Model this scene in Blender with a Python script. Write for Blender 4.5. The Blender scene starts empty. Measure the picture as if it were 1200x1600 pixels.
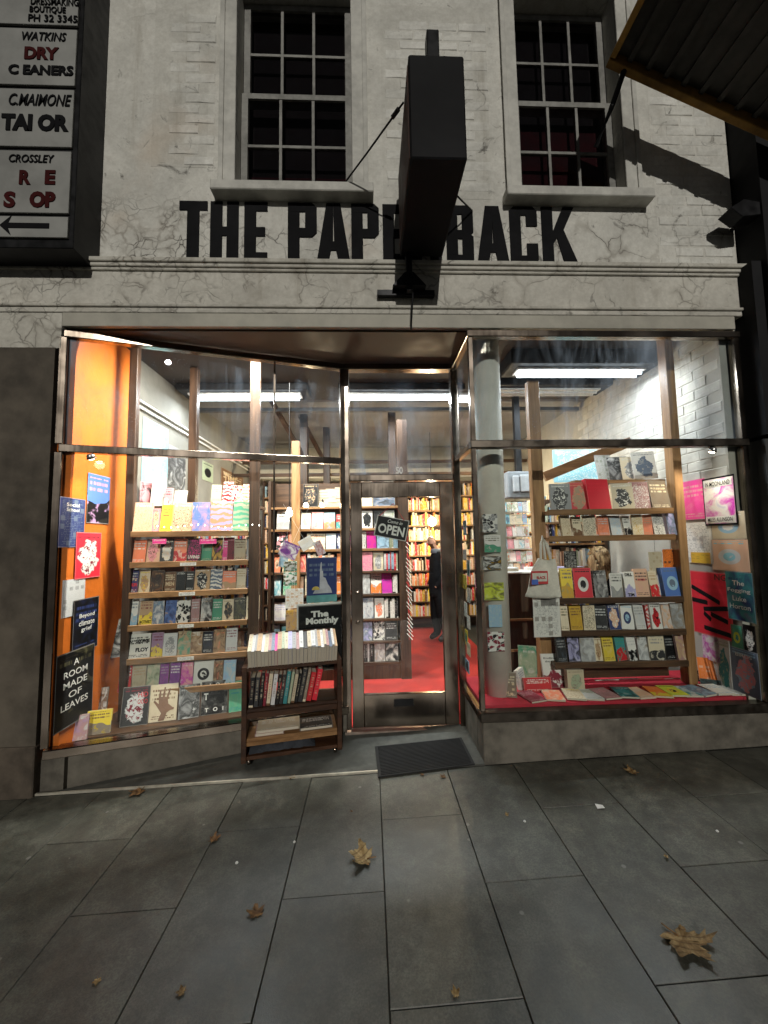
import bpy, bmesh, math, random
from mathutils import Vector, Matrix
R = math.radians
random.seed(7)
scene = bpy.context.scene
COL = scene.collection

# ------------------------------------------------------------------ camera
YAW, PITCH, ROLL, FPX = R(2.2), R(4.3), R(0.95), 600.0
CAM = Vector((0, -2.72, 1.6))
FW = Vector((math.sin(YAW)*math.cos(PITCH), math.cos(YAW)*math.cos(PITCH), math.sin(PITCH)))
_r = Vector((math.cos(YAW), -math.sin(YAW), 0)); _u = _r.cross(FW)
RT = _r*math.cos(ROLL) - _u*math.sin(ROLL)
UP = _u*math.cos(ROLL) + _r*math.sin(ROLL)
cd = bpy.data.cameras.new('camera'); cam = bpy.data.objects.new('camera', cd); COL.objects.link(cam)
cam.matrix_world = Matrix(((RT.x, UP.x, -FW.x, CAM.x), (RT.y, UP.y, -FW.y, CAM.y), (RT.z, UP.z, -FW.z, CAM.z), (0, 0, 0, 1)))
cd.sensor_fit = 'VERTICAL'; cd.sensor_height = 36; cd.lens = 36*FPX/1600
cd.clip_start = 0.05; cd.clip_end = 400
scene.camera = cam

# ------------------------------------------------------------------ sky, street light direction, exposure
SUN_EL, SUN_AZ = R(23), R(-2.5)         # street light reaches the front from behind the camera
w = bpy.data.worlds.new('World'); scene.world = w; w.use_nodes = True
nt = w.node_tree; nt.nodes.clear()
sky = nt.nodes.new('ShaderNodeTexSky'); sky.sky_type = 'NISHITA'; sky.sun_disc = False
sky.sun_elevation = SUN_EL; sky.sun_rotation = R(180) + SUN_AZ
hs = nt.nodes.new('ShaderNodeHueSaturation'); hs.inputs['Saturation'].default_value = 0.1
bg = nt.nodes.new('ShaderNodeBackground'); bg.inputs['Strength'].default_value = 0.005
wo = nt.nodes.new('ShaderNodeOutputWorld')
nt.links.new(sky.outputs[0], hs.inputs['Color']); nt.links.new(hs.outputs[0], bg.inputs['Color']); nt.links.new(bg.outputs[0], wo.inputs[0])
sd = bpy.data.lights.new('street_light', 'SUN'); sun = bpy.data.objects.new('street_light', sd); COL.objects.link(sun)
sd.energy = 1.5; sd.angle = R(0.5); sd.color = (1.0, 0.965, 0.89)
ldir = Vector((math.sin(SUN_AZ)*math.cos(SUN_EL), math.cos(SUN_AZ)*math.cos(SUN_EL), -math.sin(SUN_EL)))
sun.rotation_euler = ldir.to_track_quat('-Z', 'Y').to_euler(); sun.location = (-0.6, -8, 6)
vs = scene.view_settings
vs.view_transform = 'Standard'; vs.look = 'None'; vs.exposure = 0; vs.gamma = 1; vs.use_curve_mapping = False
scene.cycles.use_denoising = True
try: scene.cycles.denoiser = 'OPENIMAGEDENOISE'
except Exception: pass
scene.cycles.max_bounces = 6; scene.cycles.diffuse_bounces = 3; scene.cycles.glossy_bounces = 3
scene.cycles.transparent_max_bounces = 16; scene.cycles.sample_clamp_indirect = 4
scene.cycles.caustics_reflective = False; scene.cycles.caustics_refractive = False

# ------------------------------------------------------------------ pixel to place
def ray(x, y): return FW + RT*((x-600)/FPX) - UP*((y-800)/FPX)
def onX(x, y, X): d = ray(x, y); return CAM + d*((X-CAM.x)/d.x)
def onY(x, y, Y): d = ray(x, y); return CAM + d*((Y-CAM.y)/d.y)
def onZ(x, y, Z): d = ray(x, y); return CAM + d*((Z-CAM.z)/d.z)
def onP(x, y, p, n): d = ray(x, y); return CAM + d*((Vector(p)-CAM).dot(n)/d.dot(n))
def G(x): return 0.046 + 0.027*x      # footpath height along the shop front

# ------------------------------------------------------------------ mesh and object helpers
class MB:
    def __init__(s): s.v = []; s.f = []; s.uv = None
    def add(s, vs, fs):
        o = len(s.v); s.v += [Vector(a) for a in vs]; s.f += [[i+o for i in f] for f in fs]; return s
    def box(s, x0, x1, y0, y1, z0, z1):
        return s.add([(x0,y0,z0),(x1,y0,z0),(x1,y1,z0),(x0,y1,z0),(x0,y0,z1),(x1,y0,z1),(x1,y1,z1),(x0,y1,z1)],
                     [(0,3,2,1),(4,5,6,7),(0,1,5,4),(1,2,6,5),(2,3,7,6),(3,0,4,7)])
    def bar(s, p, q, n, wn, wu):           # box from p to q; wn across n, wu across the other normal
        p, q = Vector(p), Vector(q); d = (q-p).normalized(); n = (Vector(n) - d*Vector(n).dot(d)).normalized(); u = d.cross(n)
        a, b = n*wn/2, u*wu/2
        return s.add([p-a-b, p+a-b, p+a+b, p-a+b, q-a-b, q+a-b, q+a+b, q-a+b],
                     [(0,3,2,1),(4,5,6,7),(0,1,5,4),(1,2,6,5),(2,3,7,6),(3,0,4,7)])
    def prism(s, poly, axis, a, b):        # polygon in the plane across axis, extruded from a to b
        n = len(poly)
        def P(q, t): return {'x': (t, q[0], q[1]), 'y': (q[0], t, q[1]), 'z': (q[0], q[1], t)}[axis]
        return s.add([P(q, a) for q in poly] + [P(q, b) for q in poly],
                     [list(range(n))[::-1], list(range(n, 2*n))] + [[i, (i+1) % n, n+(i+1) % n, n+i] for i in range(n)])
    def tube(s, pts, r, k=8):
        pts = [Vector(p) for p in pts]; rs = r if isinstance(r, (list, tuple)) else [r]*len(pts); o = len(s.v)
        for i, p in enumerate(pts):
            d = (pts[min(i+1, len(pts)-1)] - pts[max(i-1, 0)]).normalized()
            a = d.orthogonal().normalized(); b = d.cross(a)
            for j in range(k):
                t = 2*math.pi*j/k; s.v.append(p + (a*math.cos(t) + b*math.sin(t))*rs[i])
        for i in range(len(pts)-1):
            for j in range(k): s.f.append([o+i*k+j, o+i*k+(j+1) % k, o+(i+1)*k+(j+1) % k, o+(i+1)*k+j])
        s.f.append([o+j for j in range(k)][::-1]); s.f.append([o+(len(pts)-1)*k+j for j in range(k)]); return s
    def lathe(s, prof, c, k=16):
        o = len(s.v); c = Vector(c)
        for r, z in prof:
            for j in range(k): t = 2*math.pi*j/k; s.v.append(c + Vector((r*math.cos(t), r*math.sin(t), z)))
        for i in range(len(prof)-1):
            for j in range(k): s.f.append([o+i*k+j, o+i*k+(j+1) % k, o+(i+1)*k+(j+1) % k, o+(i+1)*k+j])
        s.f.append([o+j for j in range(k)][::-1]); s.f.append([o+(len(prof)-1)*k+j for j in range(k)]); return s
    def mesh(s, name, m, off=None, bevel=0, smooth=False):
        me = bpy.data.meshes.new(name); off = off or Vector()
        me.from_pydata([tuple(v-off) for v in s.v], [], s.f)
        bm = bmesh.new(); bm.from_mesh(me); bmesh.ops.recalc_face_normals(bm, faces=bm.faces)
        if bevel: bmesh.ops.bevel(bm, geom=[e for e in bm.edges], offset=bevel, segments=1, affect='EDGES')
        bm.to_mesh(me); bm.free()
        if m: me.materials.append(m)
        if smooth:
            for p in me.polygons: p.use_smooth = True
        return me
    def build(s, name, m, parent=None, bevel=0, smooth=False):
        off = ORG.get(parent.name if parent else None, Vector())
        return obj(name, s.mesh(name, m, off, bevel, smooth), parent)
ORG = {}
def obj(name, me, parent=None):
    o = bpy.data.objects.new(name, me); COL.objects.link(o)
    if parent: o.parent = parent; ORG[o.name] = ORG.get(parent.name, Vector())
    return o
def tag(o, label=None, cat=None, group=None, kind=None):
    if label: o['label'] = label
    if cat: o['category'] = cat
    if group: o['group'] = group
    if kind: o['kind'] = kind
    return o
def thing(name, label, cat, loc=(0,0,0), group=None):
    o = bpy.data.objects.new(name, None); COL.objects.link(o); o.location = loc; o.empty_display_size = 0.1
    ORG[o.name] = Vector(loc); return tag(o, label, cat, group)
def place(o, loc, rot=(0,0,0), scale=None):
    o.location = loc; o.rotation_euler = rot
    if scale: o.scale = scale
    return o

# ------------------------------------------------------------------ materials
class N:
    def __init__(s, name):
        s.m = bpy.data.materials.new(name); s.m.use_nodes = True; s.t = s.m.node_tree; s.t.nodes.clear()
        s.out = s.n('OutputMaterial'); s.b = s.n('BsdfPrincipled'); s.t.links.new(s.b.outputs[0], s.out.inputs[0])
    def n(s, k): return s.t.nodes.new('ShaderNode'+k)
    def put(s, i, v):
        if isinstance(v, bpy.types.NodeSocket): s.t.links.new(v, i)
        elif isinstance(v, (tuple, list)) and len(v) == 3 and i.type == 'RGBA': i.default_value = (*v, 1)
        else: i.default_value = v
    def math(s, op, a, b=0.0, c=None, clamp=False):
        k = s.n('Math'); k.operation = op; k.use_clamp = clamp; s.put(k.inputs[0], a); s.put(k.inputs[1], b)
        if c is not None: s.put(k.inputs[2], c)
        return k.outputs[0]
    def step(s, a, edge): return s.math('GREATER_THAN', a, edge)
    def sm(s, a, lo, hi, t0=0.0, t1=1.0):
        k = s.n('MapRange'); k.interpolation_type = 'SMOOTHSTEP'; s.put(k.inputs[0], a)
        for i, v in zip((1, 2, 3, 4), (lo, hi, t0, t1)): s.put(k.inputs[i], v)
        return k.outputs[0]
    def mix(s, f, a, b):
        k = s.n('Mix'); k.data_type = 'RGBA'; s.put(k.inputs[0], f); s.put(k.inputs[6], a); s.put(k.inputs[7], b); return k.outputs[2]
    def mul(s, a, b):
        k = s.n('Mix'); k.data_type = 'RGBA'; k.blend_type = 'MULTIPLY'; k.inputs[0].default_value = 1; s.put(k.inputs[6], a); s.put(k.inputs[7], b); return k.outputs[2]
    def obj(s): return s.n('TexCoord').outputs['Object']
    def uv(s): return s.n('TexCoord').outputs['UV']
    def geo(s): return s.n('NewGeometry').outputs['Position']
    def sep(s, v): k = s.n('SeparateXYZ'); s.put(k.inputs[0], v); return k.outputs
    def comb(s, x, y, z):
        k = s.n('CombineXYZ'); s.put(k.inputs[0], x); s.put(k.inputs[1], y); s.put(k.inputs[2], z); return k.outputs[0]
    def map(s, v, scale=(1,1,1), rot=(0,0,0), loc=(0,0,0)):
        k = s.n('Mapping'); s.put(k.inputs[0], v); k.inputs[1].default_value = loc; k.inputs[2].default_value = rot; k.inputs[3].default_value = scale; return k.outputs[0]
    def noise(s, v, scale=5, detail=3, rough=0.5, dist=0.0):
        k = s.n('TexNoise'); s.put(k.inputs['Vector'], v); k.inputs['Scale'].default_value = scale; k.inputs['Detail'].default_value = detail
        k.inputs['Roughness'].default_value = rough; k.inputs['Distortion'].default_value = dist; return k.outputs[0]
    def vor(s, v, scale=5, feat='F1', out=0):
        k = s.n('TexVoronoi'); k.feature = feat; s.put(k.inputs['Vector'], v); k.inputs['Scale'].default_value = scale; return k.outputs[out]
    def attr(s, name, out='Color'):
        k = s.n('Attribute'); k.attribute_type = 'OBJECT'; k.attribute_name = name; return k.outputs[out]
    def bump(s, h, strength=0.3, dist=0.01):
        k = s.n('Bump'); k.inputs['Strength'].default_value = strength; k.inputs['Distance'].default_value = dist; s.put(k.inputs['Height'], h); s.t.links.new(k.outputs[0], s.b.inputs['Normal'])
    def set(s, col=None, rough=None, metal=None, spec=None):
        if col is not None: s.put(s.b.inputs['Base Color'], col)
        if rough is not None: s.put(s.b.inputs['Roughness'], rough)
        if metal is not None: s.put(s.b.inputs['Metallic'], metal)
        if spec is not None: s.put(s.b.inputs['Specular IOR Level'], spec)
        return s.m
_mc = {}
def plain(name, col, rough=0.6, metal=0.0, var=0.25, scale=14, bump=0.1, spec=0.25):
    if name in _mc: return _mc[name]
    n = N(name); p = n.geo(); a = n.noise(p, scale, 5, 0.6); b = n.noise(p, scale*0.17, 3)
    f = n.math('ADD', n.math('MULTIPLY', a, 0.5), n.math('MULTIPLY', b, 0.5))
    dark = tuple(c*(1-var) for c in col); lite = tuple(min(1, c*(1+var)) for c in col)
    n.set(n.mix(n.sm(f, .3, .7), dark, lite), n.sm(a, .2, .8, max(.05, rough-.12), min(1, rough+.12)), metal, spec)
    if bump: n.bump(a, bump, 0.004)
    _mc[name] = n.m; return n.m
def wood(name, c0, c1, axis=2, rough=0.45):
    if name in _mc: return _mc[name]
    n = N(name); sc = [22, 22, 22]; sc[axis] = 1.6
    p = n.map(n.geo(), tuple(sc)); g = n.noise(p, 1.0, 6, 0.62, 0.9); big = n.noise(n.geo(), 2.2, 3)
    n.set(n.mul(n.mix(n.sm(g, .3, .72), c0, c1), n.mix(n.sm(big, .3, .7), (.75,.75,.75), (1,1,1))), n.sm(g, .2, .8, rough-.1, rough+.15), 0, .35)
    n.bump(g, .15, .003); _mc[name] = n.m; return n.m
def emit(name, col, strength):
    if name in _mc: return _mc[name]
    n = N(name); n.set((0,0,0)); n.put(n.b.inputs['Emission Color'], col); n.b.inputs['Emission Strength'].default_value = strength
    _mc[name] = n.m; return n.m
def glass_mat(name, haze_dust=0.0, tint=(.96,.98,.97), refl=1.0):
    n = N(name); n.t.nodes.remove(n.b)
    tr = n.n('BsdfTransparent'); n.put(tr.inputs[0], tint); gl = n.n('BsdfGlossy'); gl.inputs['Roughness'].default_value = 0.0
    lwt = n.n('LayerWeight'); fz = n.math('ADD', .04, n.math('MULTIPLY', .9, n.math('POWER', lwt.outputs['Facing'], 5.0))); mx = n.n('MixShader')
    n.put(mx.inputs[0], n.math('MULTIPLY', fz, refl*.5)); n.t.links.new(tr.outputs[0], mx.inputs[1]); n.t.links.new(gl.outputs[0], mx.inputs[2])
    last = mx.outputs[0]
    if haze_dust > .05:
        p = n.geo(); sp = n.vor(p, 55); sp2 = n.noise(p, 3.0, 4); sm = n.noise(n.map(p, (1,1,.25)), 2.4, 5, .7, 1.0)
        spot = n.math('MULTIPLY', n.math('LESS_THAN', sp, .09), n.sm(sp2, .5, .62))
        f = n.math('ADD', n.math('MULTIPLY', spot, .5), n.math('MULTIPLY', n.sm(sm, .42, .8), haze_dust), clamp=True)
        df = n.n('BsdfDiffuse'); n.put(df.inputs[0], (.62,.72,.85)); m2 = n.n('MixShader')  # bluish glare haze painted over the pane together with the dust
        n.put(m2.inputs[0], f); n.t.links.new(last, m2.inputs[1]); n.t.links.new(df.outputs[0], m2.inputs[2]); last = m2.outputs[0]
    n.t.links.new(last, n.out.inputs[0]); return n.m

def wall_paint(name, base, cracks=1.0, crack_scale=3.2):
    n = N(name); p = n.geo(); wob = n.n('VectorMath'); wob.operation = 'ADD'; nz = n.n('TexNoise'); nz.inputs['Scale'].default_value = 4.5; nz.inputs['Detail'].default_value = 4
    n.put(nz.inputs['Vector'], p); sc = n.n('VectorMath'); sc.operation = 'SCALE'; n.t.links.new(nz.outputs['Color'], sc.inputs[0]); sc.inputs['Scale'].default_value = 0.22
    n.t.links.new(p, wob.inputs[0]); n.t.links.new(sc.outputs[0], wob.inputs[1])
    d = n.vor(wob.outputs[0], crack_scale, 'DISTANCE_TO_EDGE'); d2 = n.vor(wob.outputs[0], crack_scale*2.6, 'DISTANCE_TO_EDGE')
    z = n.sep(p)[2]; x = n.sep(p)[0]
    mask = n.sm(n.noise(p, 1.1, 3, .6), .54, .68)
    low = n.sm(z, 4.3, 3.95); m1 = n.math('MAXIMUM', n.math('MULTIPLY', low, .75), n.math('MULTIPLY', mask, .45))
    c1 = n.math('MULTIPLY', n.sm(d, .022, .003), m1); dense = n.math('MULTIPLY', n.sm(x, -.85, -1.35), low); patch = n.math('MAXIMUM', n.math('MULTIPLY', dense, .9), n.math('MULTIPLY', n.sm(n.noise(p, 1.7, 2), .52, .62), n.math('MULTIPLY', low, .6))); c2 = n.math('MULTIPLY', n.sm(d2, .05, .006), patch)
    halo = n.math('MULTIPLY', n.math('MAXIMUM', n.math('MULTIPLY', n.sm(d, .12, .0), m1), n.math('MULTIPLY', n.sm(d2, .16, .0), patch)), n.math('MULTIPLY', n.sm(n.noise(p, 4.0, 3), .42, .62), cracks), clamp=True)
    brk = n.sm(n.noise(p, 3.4, 4, .65), .40, .60); cr = n.math('MULTIPLY', n.math('MULTIPLY', n.math('MAXIMUM', c1, c2), brk), cracks, clamp=True)
    streak = n.noise(n.map(p, (7, 7, .7)), 1, 5, .65); blot = n.noise(p, 2.3, 6, .65, .6); fine = n.noise(p, 60, 3)
    col = n.mix(n.sm(blot, .34, .68), tuple(c*.80 for c in base), base); col = n.mul(col, n.mix(n.sm(n.noise(p, 28, 4, .7), .32, .68), (.90,.895,.885), (1.03,1.03,1.03)))
    col = n.mix(n.math('MULTIPLY', n.sm(streak, .56, .78), .45), col, (base[0]*.42, base[1]*.38, base[2]*.32))
    col = n.mix(n.math('MULTIPLY', n.sm(n.noise(p, .9, 4, .6), .56, .72), .35), col, (base[0]*.8, base[1]*.62, base[2]*.48))
    col = n.mix(n.math('MULTIPLY', n.sm(n.noise(p, 5.5, 5, .7, 1.5), .60, .73), .75), col, (.05,.045,.035))
    col = n.mix(n.math('MULTIPLY', halo, .5), col, (.16,.125,.085)); col = n.mix(n.math('MULTIPLY', cr, .9), col, (.030,.025,.02))
    n.set(n.mul(n.mul(col, n.mix(n.n('ObjectInfo').outputs['Random'], (.93,.93,.92), (1.04,1.04,1.04))), n.mix(fine, (.86,.86,.86), (1,1,1))), .85, 0, .2)
    n.bump(n.math('SUBTRACT', n.math('ADD', n.math('MULTIPLY', fine, .12), n.math('MULTIPLY', n.noise(p, 16, 4), .6)), n.math('MULTIPLY', cr, 1.2)), .5, .008)
    return n.m
M_WALL = wall_paint('painted_brick', (.80,.79,.735), .5)
M_BED = wall_paint('mortar_paint', (.735,.72,.66), .5)
M_STUC = wall_paint('cracked_render', (.79,.775,.715), 1.0, 4.2)
M_CORN = wall_paint('cornice_render', (.68,.655,.585), .6, 3.1)
M_TRIM = plain('window_trim_paint', (.52,.51,.465), .6, var=.22)
M_SASH = plain('sash_paint', (.25,.245,.225), .6, var=.35, scale=20)
M_BLACKP = plain('black_letter_paint', (.012,.012,.013), .8, var=.4, bump=.25, spec=.06)
M_STEEL = None
def steel():
    n = N('stainless_steel'); d = n.noise(n.geo(), 4, 3); g = n.noise(n.map(n.geo(), (90, 90, 3)), 1, 3)
    n.set(n.mix(n.sm(d, .35, .7), (.21,.17,.135), (.33,.275,.225)), n.sm(n.math('ADD', n.math('MULTIPLY', g, .3), n.math('MULTIPLY', d, .7)), .3, .7, .14, .26), 1.0)
    n.bump(n.noise(n.geo(), 2.2, 2), .10, .01); return n.m
M_STEEL = steel()
M_DSTEEL = plain('dark_bronze_metal', (.10,.085,.07), .38, 1.0, var=.35)
M_BLKMETAL = plain('black_metal', (.02,.02,.021), .45, .6, var=.4)
M_BROWNWALL = plain('brown_pilaster_paint', (.095,.080,.062), .7, var=.5, scale=6, bump=.3)
M_CONC = plain('stall_riser_concrete', (.12,.108,.088), .85, var=.55, scale=9, bump=.5)
M_WOOD = wood('honey_pine', (.19,.095,.036), (.37,.20,.085), 0)
M_WOODV = wood('honey_pine_upright', (.26,.13,.05), (.45,.255,.11), 2)
M_DWOOD = wood('dark_walnut', (.035,.018,.009), (.11,.055,.026), 0)
M_DWOODV = wood('dark_walnut_upright', (.030,.016,.009), (.082,.042,.021), 2)
M_CARTW = wood('cart_stained_wood', (.028,.012,.006), (.085,.036,.016), 0)
M_PAGES = None
def pages():
    n = N('book_pages'); p = n.map(n.n('TexCoord').outputs['Object'], (3, 90, 3)); g = n.noise(p, 2, 3)
    n.set(n.mix(n.sm(g, .3, .7), (.50,.44,.34), (.72,.66,.54)), .9, 0, .1); n.bump(g, .4, .01); return n.m
M_PAGES = pages()
M_WHITE = plain('white_print', (.78,.77,.73), .6, var=.06)
M_BLACKT = plain('black_print', (.010,.010,.011), .8, var=.2, spec=.04)
M_PAPER = plain('white_paper', (.70,.69,.65), .7, var=.08)
M_RED = plain('red_paint', (.35,.02,.02), .5)
M_GLASS = glass_mat('window_glass', .012)
M_GLASSD = glass_mat('hazy_dusty_window_glass', .30, (.93,.96,.97))
M_UPGLASS = glass_mat('dark_upstairs_glass', 0, (.7,.7,.72), 1.0)
def flat(name, c, rough=.55): return plain(name, c, rough, var=.1)

# ---------- printed covers: colours and seed are read from the object that wears the material
def cover_mat(style):
    n = N('cover_print_'+style); u, v, _ = n.sep(n.uv()); sd = n.attr('sd', 'Fac')
    c1, c2, c3 = n.attr('c1'), n.attr('c2'), n.attr('c3')
    s7 = n.math('MULTIPLY', sd, 7.31); s3 = n.math('MULTIPLY', sd, 3.17)
    P = n.comb(n.math('ADD', u, s7), n.math('ADD', n.math('MULTIPLY', v, 1.4), s3), sd)
    nz = n.noise(P, 3.0, 4, .6, .4)
    ux, vy = n.math('SUBTRACT', u, .5), n.math('SUBTRACT', v, .45)
    def rad(kx, ky, wob=.25):
        a = n.math('MULTIPLY', ux, kx); b = n.math('MULTIPLY', vy, ky)
        r = n.math('SQRT', n.math('ADD', n.math('MULTIPLY', a, a), n.math('MULTIPLY', b, b)))
        return n.math('ADD', r, n.math('MULTIPLY', n.math('SUBTRACT', nz, .5), wob*4))
    def lines(lo, hi, rows, dens):            # rows of tiny unreadable print
        row = n.math('FLOOR', n.math('MULTIPLY', v, rows)); fr = n.math('FRACT', n.math('MULTIPLY', v, rows))
        q = n.math('MINIMUM', n.noise(n.comb(n.math('ADD', n.math('MULTIPLY', u, 34), s7), n.math('MULTIPLY', row, 5.3), sd), 1.6, 1), n.math('ADD', .08, n.noise(n.comb(n.math('ADD', n.math('MULTIPLY', u, 7), s3), n.math('MULTIPLY', row, 7.7), sd), 1.6, 1)))
        k = n.math('MULTIPLY', n.sm(q, dens-.04, dens+.05), n.math('MULTIPLY', n.sm(fr, .18, .32), n.sm(fr, .82, .68)))
        k = n.math('MULTIPLY', k, n.math('MULTIPLY', n.step(v, lo), n.math('LESS_THAN', v, hi)))
        return n.math('MULTIPLY', k, n.math('MULTIPLY', n.step(u, .09), n.math('LESS_THAN', u, .91)))
    if style == 'plain':
        col = n.mix(n.math('MULTIPLY', n.sm(nz, .4, .75), .3), c1, c2); col = n.mix(lines(.55, .9, 9, .44), col, c3); col = n.mix(lines(.06, .16, 18, .45), col, c3)
    elif style == 'split':
        e = n.math('ADD', .42, n.math('MULTIPLY', n.math('SUBTRACT', n.noise(P, 1.2, 1), .5), .8))
        k = n.step(v, e); col = n.mix(k, c2, c1); col = n.mix(n.math('MULTIPLY', n.sm(nz, .52, .6), n.math('SUBTRACT', 1, k)), col, n.mix(.5, c3, c1)); col = n.mix(lines(.62, .93, 8, .45), col, c3)
    elif style == 'blob':
        k = n.sm(rad(2.6, 2.4, .35), .95, .85); col = n.mix(k, c1, c2); col = n.mix(n.math('MULTIPLY', k, n.sm(n.noise(P, 6, 3, .6, 1.2), .54, .58)), col, c3); col = n.mix(lines(.84, .96, 14, .42), col, c3)
    elif style == 'photo':
        g = n.noise(P, 2.0, 4, .55, .8); col = n.mix(n.sm(g, .32, .58), c1, c2); col = n.mix(n.sm(g, .54, .74), col, c3); col = n.mix(lines(.8, .93, 10, .5), col, n.mix(n.step(sd, .5), c3, c1))
    elif style == 'wave':
        k = n.math('SINE', n.math('ADD', n.math('MULTIPLY', v, 34), n.math('MULTIPLY', n.noise(P, 1.6, 3), 16)))
        col = n.mix(n.sm(k, -.3, .5), c1, c2); col = n.mix(lines(.82, .95, 12, .45), col, c3)
    elif style == 'circle':
        r = rad(2.6, 3.2, .0); col = n.mix(n.sm(r, .8, .76), c1, c2); col = n.mix(n.math('MULTIPLY', n.sm(r, .45, .41), n.step(nz, .42)), col, c3); col = n.mix(lines(.82, .95, 12, .4), col, c3)
    elif style == 'cells':
        k = n.vor(P, 4.5, 'F1', 1); kk = n.sep(k); col = n.mix(n.step(kk[0], .5), c1, c2); col = n.mix(n.step(kk[1], .72), col, c3); col = n.mix(n.sm(n.vor(P, 4.5, 'DISTANCE_TO_EDGE'), .05, .02), col, c1)
    elif style == 'glyph':                    # scattered bold strokes
        q = n.noise(P, 5.0, 1, .4, 2.5); k = n.sm(n.math('ABSOLUTE', n.math('SUBTRACT', q, .5)), .045, .025)
        col = n.mix(n.math('MULTIPLY', k, n.sm(rad(2.0, 2.0, .1), 1.05, .95)), c1, c2); col = n.mix(lines(.86, .96, 13, .44), col, c3)
    elif style == 'page':                     # paper full of small print with a few small pictures
        gu, gv = n.math('MULTIPLY', u, 4), n.math('MULTIPLY', v, 6)
        col = n.mix(lines(.05, .95, 30, .5), c1, c2); k = n.step(n.noise(n.comb(n.math('FLOOR', gu), n.math('FLOOR', gv), n.math('MULTIPLY', sd, 5)), 3.7, 0), .55)
        for g_ in (gu, gv): f_ = n.math('FRACT', g_); k = n.math('MULTIPLY', k, n.math('MULTIPLY', n.step(f_, .2), n.math('LESS_THAN', f_, .8)))
        col = n.mix(n.math('MULTIPLY', k, .8), col, n.mix(n.noise(P, 14, 2), c3, c2))
    edge = n.math('MAXIMUM', n.math('ABSOLUTE', ux), n.math('ABSOLUTE', n.math('SUBTRACT', v, .5)))
    col = n.mix(n.math('MULTIPLY', n.step(edge, .485), .35), col, (.5,.45,.4))
    n.set(col, .45, 0, .2); n.bump(n.noise(n.obj(), 3, 2), .08, .02); return n.m
STY = {k: cover_mat(k) for k in ('plain','split','blob','photo','wave','circle','cells','glyph','page')}
def spine_mat():
    n = N('spine_print'); u, v, _ = n.sep(n.uv()); sd = n.attr('sd', 'Fac'); c1, c3 = n.attr('c1'), n.attr('c3')
    q = n.noise(n.comb(0.0, n.math('MULTIPLY', v, 16), n.math('MULTIPLY', sd, 9)), 2.2, 1)
    k = n.math('MULTIPLY', n.step(q, .53), n.math('MULTIPLY', n.math('LESS_THAN', n.math('ABSOLUTE', n.math('SUBTRACT', u, .5)), .22), n.math('MULTIPLY', n.step(v, .2), n.math('LESS_THAN', v, .9))))
    col = n.mix(n.math('MULTIPLY', k, .55), c1, c3); col = n.mix(n.math('MULTIPLY', n.math('LESS_THAN', v, .07), n.step(sd, .7)), col, c3)
    n.set(col, .45, 0, .35); return n.m
M_SPINE = spine_mat()

# ------------------------------------------------------------------ books
def book_meshes(style):
    th = .07
    prof = [(-.5,-.5),(.5,-.5),(.5,-.5+th),(-.5+.03,-.5+th),(-.5+.03,.5-th),(.5,.5-th),(.5,.5),(-.5,.5)]
    me = bpy.data.meshes.new('book_cover_'+style); n = 8
    vs = [(x, y, 0) for x, y in prof] + [(x, y, 1) for x, y in prof]
    fs = [list(range(n))[::-1][:], list(range(n, 2*n))] + [[i, (i+1) % n, n+(i+1) % n, n+i] for i in range(n)]
    fs = [[0,1,2,3][::-1], [3,4,7,0][::-1], [4,5,6,7][::-1], [8,9,10,11], [11,12,15,8], [12,13,14,15]] + fs[2:]
    me.from_pydata(vs, [], fs); me.materials.append(STY[style]); me.materials.append(M_SPINE)
    uv = me.uv_layers.new(name='UVMap')
    for p in me.polygons:
        sp = abs(p.normal.x) > .9 and p.center.x < -.49
        p.material_index = 1 if sp else 0
        for li in p.loop_indices:
            c = me.vertices[me.loops[li].vertex_index].co
            uv.data[li].uv = (c.y+.5, c.z) if sp else ((c.x+.5, c.z) if c.y < 0.2 else (.02, c.z))
    return me
PAGEBLK = MB().box(-.465, .47, -.425, .425, .012, .988).mesh('page_block', M_PAGES)
BOOKM = {k: book_meshes(k) for k in STY}
C = dict(white=(.74,.72,.67), cream=(.70,.60,.43), black=(.006,.006,.007), charcoal=(.032,.032,.033), grey=(.30,.30,.30), pale=(.58,.58,.57), red=(.56,.03,.035), scarlet=(.72,.03,.05), orange=(.75,.19,.03),
         coral=(.78,.24,.13), peach=(.72,.45,.30), pink=(.72,.30,.33), hotpink=(.75,.05,.28), magenta=(.55,.03,.38), mauve=(.38,.24,.36), purple=(.20,.05,.25), lavender=(.38,.36,.58), navy=(.03,.045,.14), blue=(.08,.16,.42),
         sky=(.30,.48,.62), cyan=(.25,.52,.60), teal=(.05,.25,.26), green=(.08,.30,.18), sage=(.33,.38,.26), olive=(.13,.12,.06), yellow=(.75,.56,.05), mustard=(.62,.36,.04), tan=(.45,.30,.17), brown=(.16,.08,.04), maroon=(.20,.02,.035), beige=(.52,.44,.31), taupe=(.25,.20,.15), lime=(.62,.68,.06), dusk=(.42,.24,.24), slate=(.14,.18,.25))
NAMES = dict(pale='pale grey', sky='pale blue', cyan='light blue', dusk='dusty pink', hotpink='hot pink', slate='slate blue', scarlet='bright red')
def cn(k): return NAMES.get(k, k)
ORD = ['first','second','third','fourth','fifth','sixth','seventh','eighth','ninth','tenth','eleventh','twelfth','thirteenth','fourteenth','fifteenth','sixteenth','seventeenth','eighteenth','nineteenth','twentieth'] + ['twenty-'+k for k in ('first','second','third','fourth','fifth','sixth','seventh','eighth','ninth')] + ['thirtieth'] + ['thirty-'+k for k in ('first','second','third','fourth','fifth','sixth')]
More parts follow.
